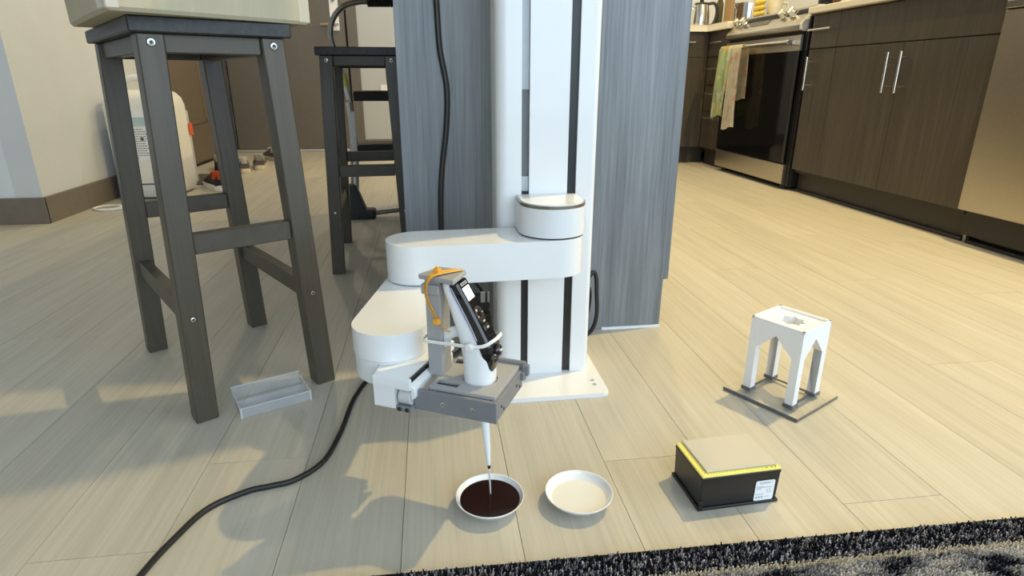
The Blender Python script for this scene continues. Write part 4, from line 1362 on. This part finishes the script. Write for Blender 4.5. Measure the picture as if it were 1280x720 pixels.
# ------------------------------------------------------------------ kitchen: right run
KX = 1.885
def bar_handle(par, p, q, out, r=0.0055):
    """bar handle from p to q, standing off by vector out"""
    p, q, out = Vector(p), Vector(q), Vector(out)
    bb = new()
    cyl(bb, p + out, q + out, r, 12, bev=0.001)
    for k in (0.15, 0.85):
        c = p + (q - p) * k
        cyl(bb, c, c + out, r * 0.75, 10)
    return obj('handle', bb, handle_m, par, world=I4)

kc = thing('base_cabinet', 'long dark brown base cabinet with bar handles between stove and dishwasher', 'cabinet', (2.18, 2.45, 0))
b = new(); box(b, (KX + 0.02, 1.915, 0.1), (2.495, 2.99, 0.862))
obj('carcass', b, kick_m, kc, world=I4)
b = new(); box(b, (1.933, 1.915, 0), (1.945, 2.99, 0.115)); obj('toe_kick', b, kick_m, kc, world=I4)
b = new(); box(b, (1.915, 1.915, 0), (1.933, 2.99, 0.014), bev=0.002); obj('kick_moulding', b, black_m, kc, world=I4)
def front(par, y0, y1, z0, z1, name, m=kit_m, X=KX):
    bb = new(); box(bb, (X, y0 + 0.0012, z0 + 0.0012), (X + 0.02, y1 - 0.0012, z1 - 0.0012), bev=0.0008)
    return obj(name, bb, m, par, world=I4)
d_ = front(kc, 2.78, 2.99, 0.706, 0.860, 'drawer'); bar_handle(d_, (KX, 2.80, 0.789), (KX, 2.97, 0.789), (-0.034, 0, 0))
d_ = front(kc, 2.78, 2.99, 0.116, 0.704, 'door'); bar_handle(d_, (KX, 2.942, 0.512), (KX, 2.942, 0.667), (-0.034, 0, 0))
front(kc, 1.92, 2.78, 0.706, 0.860, 'drawer')
d_ = front(kc, 2.352, 2.78, 0.116, 0.704, 'door'); bar_handle(d_, (KX, 2.389, 0.510), (KX, 2.389, 0.668), (-0.034, 0, 0))
d_ = front(kc, 1.92, 2.352, 0.116, 0.704, 'door'); bar_handle(d_, (KX, 2.316, 0.510), (KX, 2.316, 0.668), (-0.034, 0, 0))

b = new(); box(b, (1.85, 1.25, 0.864), (2.495, 2.992, 0.893), bev=0.003)
tag(obj('countertop', b, counter_m), 'cream countertop slab running over the cabinet and dishwasher on the right', 'countertop')

dw = thing('dishwasher', 'stainless steel dishwasher at the right edge beside the brown cabinet', 'dishwasher', (2.18, 1.6, 0))
b = new(); box(b, (1.862, 1.305, 0.124), (1.90, 1.905, 0.775), bev=0.003); obj('door', b, steel_m, dw, world=I4)
b = new(); prism(b, [(0, 0.779), (0.03, 0.779), (0.03, 0.845), (0.012, 0.845), (0.0, 0.80)], -1.903, -1.307, T(1.858, 0, 0) @ RX(PI / 2), bev=0.001, seg=1); obj('control_strip', b, steelp_m, dw, world=I4)
b = new(); box(b, (1.905, 1.305, 0.03), (2.49, 1.908, 0.86)); obj('tub', b, black_m, dw, world=I4)
b = new(); box(b, (1.945, 1.31, 0.012), (1.95, 1.87, 0.12)); obj('kick_plate', b, kick_m, dw, world=I4)
b = new(); box(b, (1.915, 1.895, 0.0), (1.932, 1.907, 0.122), bev=0.001); obj('leg', b, tube_m, dw, world=I4)
b = new(); box(b, (1.925, 1.80, 0.02), (1.932, 1.815, 0.10), bev=0.001); box(b, (1.925, 1.795, 0.03), (1.930, 1.83, 0.055), bev=0.001); obj('leg_bracket', b, kick_m, dw, world=I4)
b = new(); box(b, (1.912, 1.25, 0.0), (1.930, 1.893, 0.012), bev=0.002); obj('kick_moulding', b, black_m, dw, world=I4)

# stove
sv = thing('stove', 'stainless slide-in electric stove with black glass oven door', 'stove', (2.17, 3.43, 0))
Y0, Y1, SX = 3.032, 3.832, 1.86
b = new(); box(b, (KX + 0.01, Y0 - 0.03, 0.015), (2.49, Y1 + 0.005, 0.90), bev=0.004); obj('stove_body', b, black_m, sv, world=I4)
b = new(); box(b, (KX - 0.006, Y0 - 0.028, 0.02), (KX + 0.012, Y0 - 0.016, 0.86), bev=0.002); box(b, (KX - 0.008, Y0 - 0.010, 0.02), (KX + 0.012, Y0 - 0.002, 0.80), bev=0.002); obj('side_trim', b, black_m, sv, world=I4)
b = new(); box(b, (SX, Y0, 0.030), (SX + 0.03, Y1, 0.132), bev=0.003); obj('bottom_drawer', b, steel_m, sv, world=I4)
b = new(); box(b, (SX + 0.012, Y0 + 0.01, 0.132), (SX + 0.04, Y1 - 0.01, 0.80)); obj('door_gap', b, dark_m, sv, world=I4)
b = new()
for y in (Y0 + 0.05, Y1 - 0.05): cyl(b, (SX + 0.05, y, 0.0), (SX + 0.05, y, 0.03), 0.02, 12)
obj('leg', b, black_m, sv, world=I4)
b = new(); box(b, (SX, Y0, 0.140), (SX + 0.012, Y1, 0.700), bev=0.002); od = obj('oven_door', b, oglass_m, sv, world=I4)
b = new(); box(b, (SX - 0.002, Y0, 0.700), (SX + 0.012, Y1, 0.775), bev=0.002); obj('door_trim', b, steel_m, od, world=I4)
b = new(); box(b, (SX - 0.002, Y0, 0.14), (SX + 0.010, Y0 + 0.022, 0.702), bev=0.001); obj('door_edge', b, black_m, od, world=I4)
b = new()
cyl(b, (SX - 0.045, Y0 + 0.03, 0.742), (SX - 0.045, Y1 - 0.03, 0.742), 0.011, 16, bev=0.002)
for y in (Y0 + 0.05, Y1 - 0.05): box(b, (SX - 0.050, y - 0.012, 0.731), (SX, y + 0.012, 0.753), bev=0.003)
obj('oven_handle', b, steelp_m, od, world=I4)
# slanted control panel with rounded lower lip
cp = [(0.000, 0.800), (0.020, 0.792), (0.13, 0.792), (0.13, 0.915), (0.085, 0.915), (0.012, 0.838), (0.000, 0.822)]
b = new(); prism(b, cp, -Y1, -Y0 - 0.012, T(SX - 0.012, 0, 0) @ RX(PI / 2), bev=0.002, seg=2); obj('control_panel', b, steel_m, sv, world=I4)
b = new(); prism(b, cp, -Y0 - 0.012, -Y0, T(SX - 0.012, 0, 0) @ RX(PI / 2), bev=0.001, seg=1); obj('end_cap', b, endcap_m, sv, world=I4)
sn = Vector((-(0.915 - 0.838), 0, 0.073)).normalized()
sd = Vector((0.073, 0, 0.077)).normalized()
SM = Matrix(((0, sd.x, sn.x, SX - 0.012 + 0.0485), (-1, 0, 0, 0), (0, sd.z, sn.z, 0.8765), (0, 0, 0, 1)))
def on_panel(y, u=0.0): return T(0, y, 0) @ SM @ T(0, u, 0)
b = new(); prism(b, rrect(-0.135, -0.036, 0.135, 0.036, 0.004, 3), 0, 0.0015, on_panel(3.53)); dsp = obj('display_glass', b, pbr('smoked_panel', (0.05, 0.045, 0.035), 0.25), sv, world=I4)
text_mesh('clock_digits', '12:48', 0.022, lcd_m, dsp, ROOTS[sv].inverted() @ on_panel(3.50, 0.014) @ T(0, 0, 0.0016), 0.0003)
b = new()
for i in range(9):
    for j in range(2):
        box(b, (-0.115 + i * 0.026, -0.028 + j * 0.016, 0.0014), (-0.10 + i * 0.026, -0.022 + j * 0.016, 0.0019), on_panel(3.53))
o = obj('touch_marks', b, pbr('touch_ink', (0.22, 0.20, 0.17), 0.6), dsp, world=I4); o['kind'] = 'stuff'
for y in (3.775, 3.700, 3.275, 3.185):
    b = new(); lathe(b, [(0, 0), (0.024, 0), (0.024, 0.006), (0.020, 0.009), (0.018, 0.030), (0.015, 0.033), (0, 0.033)], 20, on_panel(y)); box(b, (-0.005, -0.019, 0.028), (0.005, 0.019, 0.042), on_panel(y), bev=0.002)
    obj('knob', b, steelp_m, sv, world=I4)
b = new(); box(b, (SX + 0.10, Y0 - 0.02, 0.900), (2.485, Y1, 0.918), bev=0.002); obj('cooktop', b, oglass_m, sv, world=I4)

# dish towels over the oven handle
def towel(name, m, y0, y1, front_z, back_z, label, amp=0.010, flare=0.0, ph=0.0, lump=0.0):
    verts_rows = []
    xr = SX - 0.045
    n = 14
    path = [(xr + 0.020, back_z + (0.725 - back_z) * i / 5) for i in range(6)] + [(xr + 0.013 * math.cos(a), 0.742 + 0.014 * math.sin(a)) for a in (0.6, 1.2, 1.8, 2.4)] + [(xr - 0.020 - 0.004 * i / 9, 0.735 + (front_z - 0.735) * i / 9) for i in range(10)]
    rows = []
    for j, (x, z) in enumerate(path):
        k = max(0, (0.74 - z) / 0.45)
        row = []
        for i in range(n):
            u = i / (n - 1)
            y = y0 + (y1 - y0) * u + flare * k * (u - 0.5)
            sgn = -1 if x < xr else 0.5
            d = amp * (0.3 + k) * math.sin(u * 13 + ph + 2 * k) + lump * math.exp(-((z - 0.60) / 0.12) ** 2) * math.sin(PI * u)
            row.append((x + sgn * abs(d) - (0.004 if x < xr else 0), y, z + 0.012 * math.sin(u * 5 + ph) * k))
        rows.append(row)
    bb = new()
    loft(bb, rows, closed=False, cap=False)
    bmesh.ops.solidify(bb, geom=bb.faces[:], thickness=0.003)
    o = obj(name, bb, m)
    return tag(o, label, 'towel', 'dish towels on the oven handle')
towel('dish_towel', towel1_m, 3.63, 3.78, 0.345, 0.50, 'green and yellow patterned dish towel hanging at left on the oven handle', amp=0.014, lump=0.03)
towel('dish_towel', towel2_m, 3.50, 3.62, 0.285, 0.45, 'pale pink patterned dish towel hanging over the oven handle beside the green one', amp=0.012, flare=0.03, ph=1.0)

# drawer stack left of the stove and the back run
ds_ = thing('drawer_cabinet', 'narrow dark four-drawer cabinet in the corner left of the stove', 'cabinet', (2.18, 4.0, 0))
b = new(); box(b, (KX + 0.02, 3.845, 0.1), (2.49, 4.15, 0.862)); obj('carcass', b, kick_m, ds_, world=I4)
b = new(); box(b, (1.933, 3.845, 0), (1.945, 4.15, 0.115)); obj('toe_kick', b, kick_m, ds_, world=I4)
for z0, z1, hz in ((0.706, 0.860, 0.790), (0.53, 0.704, 0.630), (0.36, 0.528, 0.472), (0.116, 0.358, 0.318)):
    d_ = front(ds_, 3.85, 4.148, z0, z1, 'drawer'); bar_handle(d_, (KX, 3.90, hz), (KX, 4.06, hz), (-0.034, 0, 0))
bc = thing('base_cabinet', 'dark brown base cabinet on the back wall, half hidden by the island panel', 'cabinet', (1.55, 4.45, 0))
b = new(); box(b, (1.26, 4.17, 0.1), (2.49, 4.775, 0.862)); obj('carcass', b, kick_m, bc, world=I4)
b = new(); box(b, (1.26, 4.20, 0), (1.93, 4.21, 0.11)); obj('toe_kick', b, kick_m, bc, world=I4)
b = new(); box(b, (1.26, 4.15, 0.706), (1.842, 4.17, 0.860), bev=0.0008); d_ = obj('drawer', b, kit_m, bc, world=I4); bar_handle(d_, (1.56, 4.15, 0.797), (1.775, 4.15, 0.797), (0, -0.034, 0))
b = new(); box(b, (1.26, 4.15, 0.116), (1.842, 4.17, 0.703), bev=0.0008); obj('door', b, kit_m, bc, world=I4)
b = new(); box(b, (1.844, 4.152, 0.116), (1.884, 4.17, 0.860), bev=0.0008); obj('corner_filler', b, kit_m, bc, world=I4)
b = new(); prism(b, [(1.26, 4.12), (1.85, 4.12), (1.85, 3.838), (2.495, 3.838), (2.495, 4.778), (1.26, 4.778)], 0.864, 0.905, bev=0.003)
tag(obj('countertop', b, counter_m), 'cream countertop slab in the kitchen corner left of the stove', 'countertop')

# things on the counters
kt = thing('kettle', 'polished steel kettle with black handle on the corner counter', 'kettle', (1.925, 4.42, 0.906))
b = new(); lathe(b, [(0, 0), (0.062, 0), (0.064, 0.006), (0.058, 0.10), (0.050, 0.150), (0.0, 0.152)], 28); obj('kettle_body', b, steelp_m, kt)
b = new(); lathe(b, [(0, 0.15), (0.050, 0.150), (0.046, 0.164), (0.014, 0.170), (0.014, 0.186), (0, 0.188)], 24); obj('lid', b, black_m, kt)
b = new(); tube(b, [(0.045, -0.01, 0.158), (0.085, -0.02, 0.160), (0.105, -0.024, 0.12), (0.100, -0.024, 0.06), (0.082, -0.02, 0.025), (0.062, -0.014, 0.018)], 0.010, 10, 6); obj('handle', b, black_m, kt)
b = new(); cyl(b, (-0.05, 0.005, 0.12), (-0.082, 0.008, 0.146), 0.013, 12, r2=0.008); obj('spout', b, steelp_m, kt)
def bottle(x, y, z, h, r, m, capm, label, group=None):
    t_ = thing('bottle', label, 'bottle', (x, y, z), 0, group)
    bb = new(); lathe(bb, [(0, 0), (r, 0), (r, h * 0.62), (r * 0.38, h * 0.78), (r * 0.36, h * 0.93), (0, h * 0.93)], 20); obj('glass', bb, m, t_)
    bb = new(); lathe(bb, [(0, h * 0.93), (r * 0.42, h * 0.93), (r * 0.42, h), (0, h)], 16); obj('cap', bb, capm, t_)
bottle(2.07, 4.44, 0.906, 0.26, 0.026, pbr('olive_glass', (0.10, 0.09, 0.03), 0.1), wood_m, 'olive glass bottle between the kettle and the wooden board')
b = new(); box(b, (2.03, 4.18, 0.906), (2.055, 4.29, 1.20), bev=0.008)
o = tag(obj('cutting_board', b, wood_m), 'upright wooden cutting board on the corner counter', 'cutting board')
pt = thing('cooking_pot', 'tall stainless cooking pot on the corner counter behind the stove', 'pot', (2.22, 4.32, 0.906))
b = new(); lathe(b, [(0, 0), (0.098, 0), (0.105, 0.008), (0.105, 0.15), (0.108, 0.154), (0.102, 0.152), (0.101, 0.010), (0, 0.008)], 32); obj('pot_body', b, steelp_m, pt)
b = new(); tube(b, [(-0.104, -0.03, 0.125), (-0.135, -0.02, 0.128), (-0.135, 0.02, 0.128), (-0.104, 0.03, 0.125)], 0.006, 8, 6); tube(b, [(0.104, -0.03, 0.125), (0.135, -0.02, 0.128), (0.135, 0.02, 0.128), (0.104, 0.03, 0.125)], 0.006, 8, 6); obj('handle', b, steelp_m, pt)
mg = thing('mug', 'cream mug standing on the stove top', 'mug', (2.09, 3.735, 0.919))
b = new(); lathe(b, [(0, 0), (0.036, 0), (0.042, 0.004), (0.044, 0.095), (0.041, 0.097), (0.039, 0.010), (0, 0.008)], 28); obj('mug_body', b, mug_m, mg)
b = new(); tube(b, [(0.042, -0.01, 0.078), (0.068, -0.016, 0.075), (0.072, -0.018, 0.045), (0.042, -0.01, 0.022)], 0.006, 8, 6); obj('handle', b, mug_m, mg)
for i, lab_ in enumerate(('yellow banana, lowest of the bunch beside the mug', 'yellow banana, middle of the bunch beside the mug', 'yellow banana, topmost of the bunch beside the mug')):
    b = new(); z = 0.938 + i * 0.032
    tube(b, [(2.01 + 0.004 * i, 3.81, z + 0.010), (2.0, 3.78, z), (2.0, 3.73, z - 0.002), (2.01, 3.705, z + 0.008)], lambda u: 0.006 + 0.013 * math.sin(PI * min(1, max(0, u))) ** 0.6, 10, 6)
    tag(obj('banana', b, banana_m), lab_, 'banana', 'bananas on the stove')
b = new(); lathe(b, [(0, 0), (0.05, 0), (0.05, 0.20), (0.046, 0.21), (0, 0.21)], 24, T(2.20, 3.38, 0.919))
tag(obj('dark_canister', b, black_m), 'tall black canister on the stove top right of the mug', 'canister')
bottle(2.16, 3.22, 0.919, 0.24, 0.032, pbr('amber_glass', (0.12, 0.05, 0.015), 0.1), black_m, 'amber bottle on the stove top at the right end')
# crumpled cloth on the right counter
b = new(); bmesh.ops.create_uvsphere(b, u_segments=28, v_segments=14, radius=1.0)
rc = random.Random(5)
for v in b.verts:
    d = v.co.copy()
    k = 1 + 0.22 * math.sin(d.x * 7 + d.y * 3) * math.cos(d.y * 9 + d.z * 5) + 0.12 * math.sin(d.z * 13 + d.x * 11)
    v.co = Vector((2.02 + d.x * 0.085 * k, 2.75 + d.y * 0.19 * k, 0.894 + max(0, d.z + 0.3) * 0.05 * k))
tag(obj('cloth', b, clothw_m), 'crumpled white cloth on the countertop right of the stove', 'cloth')
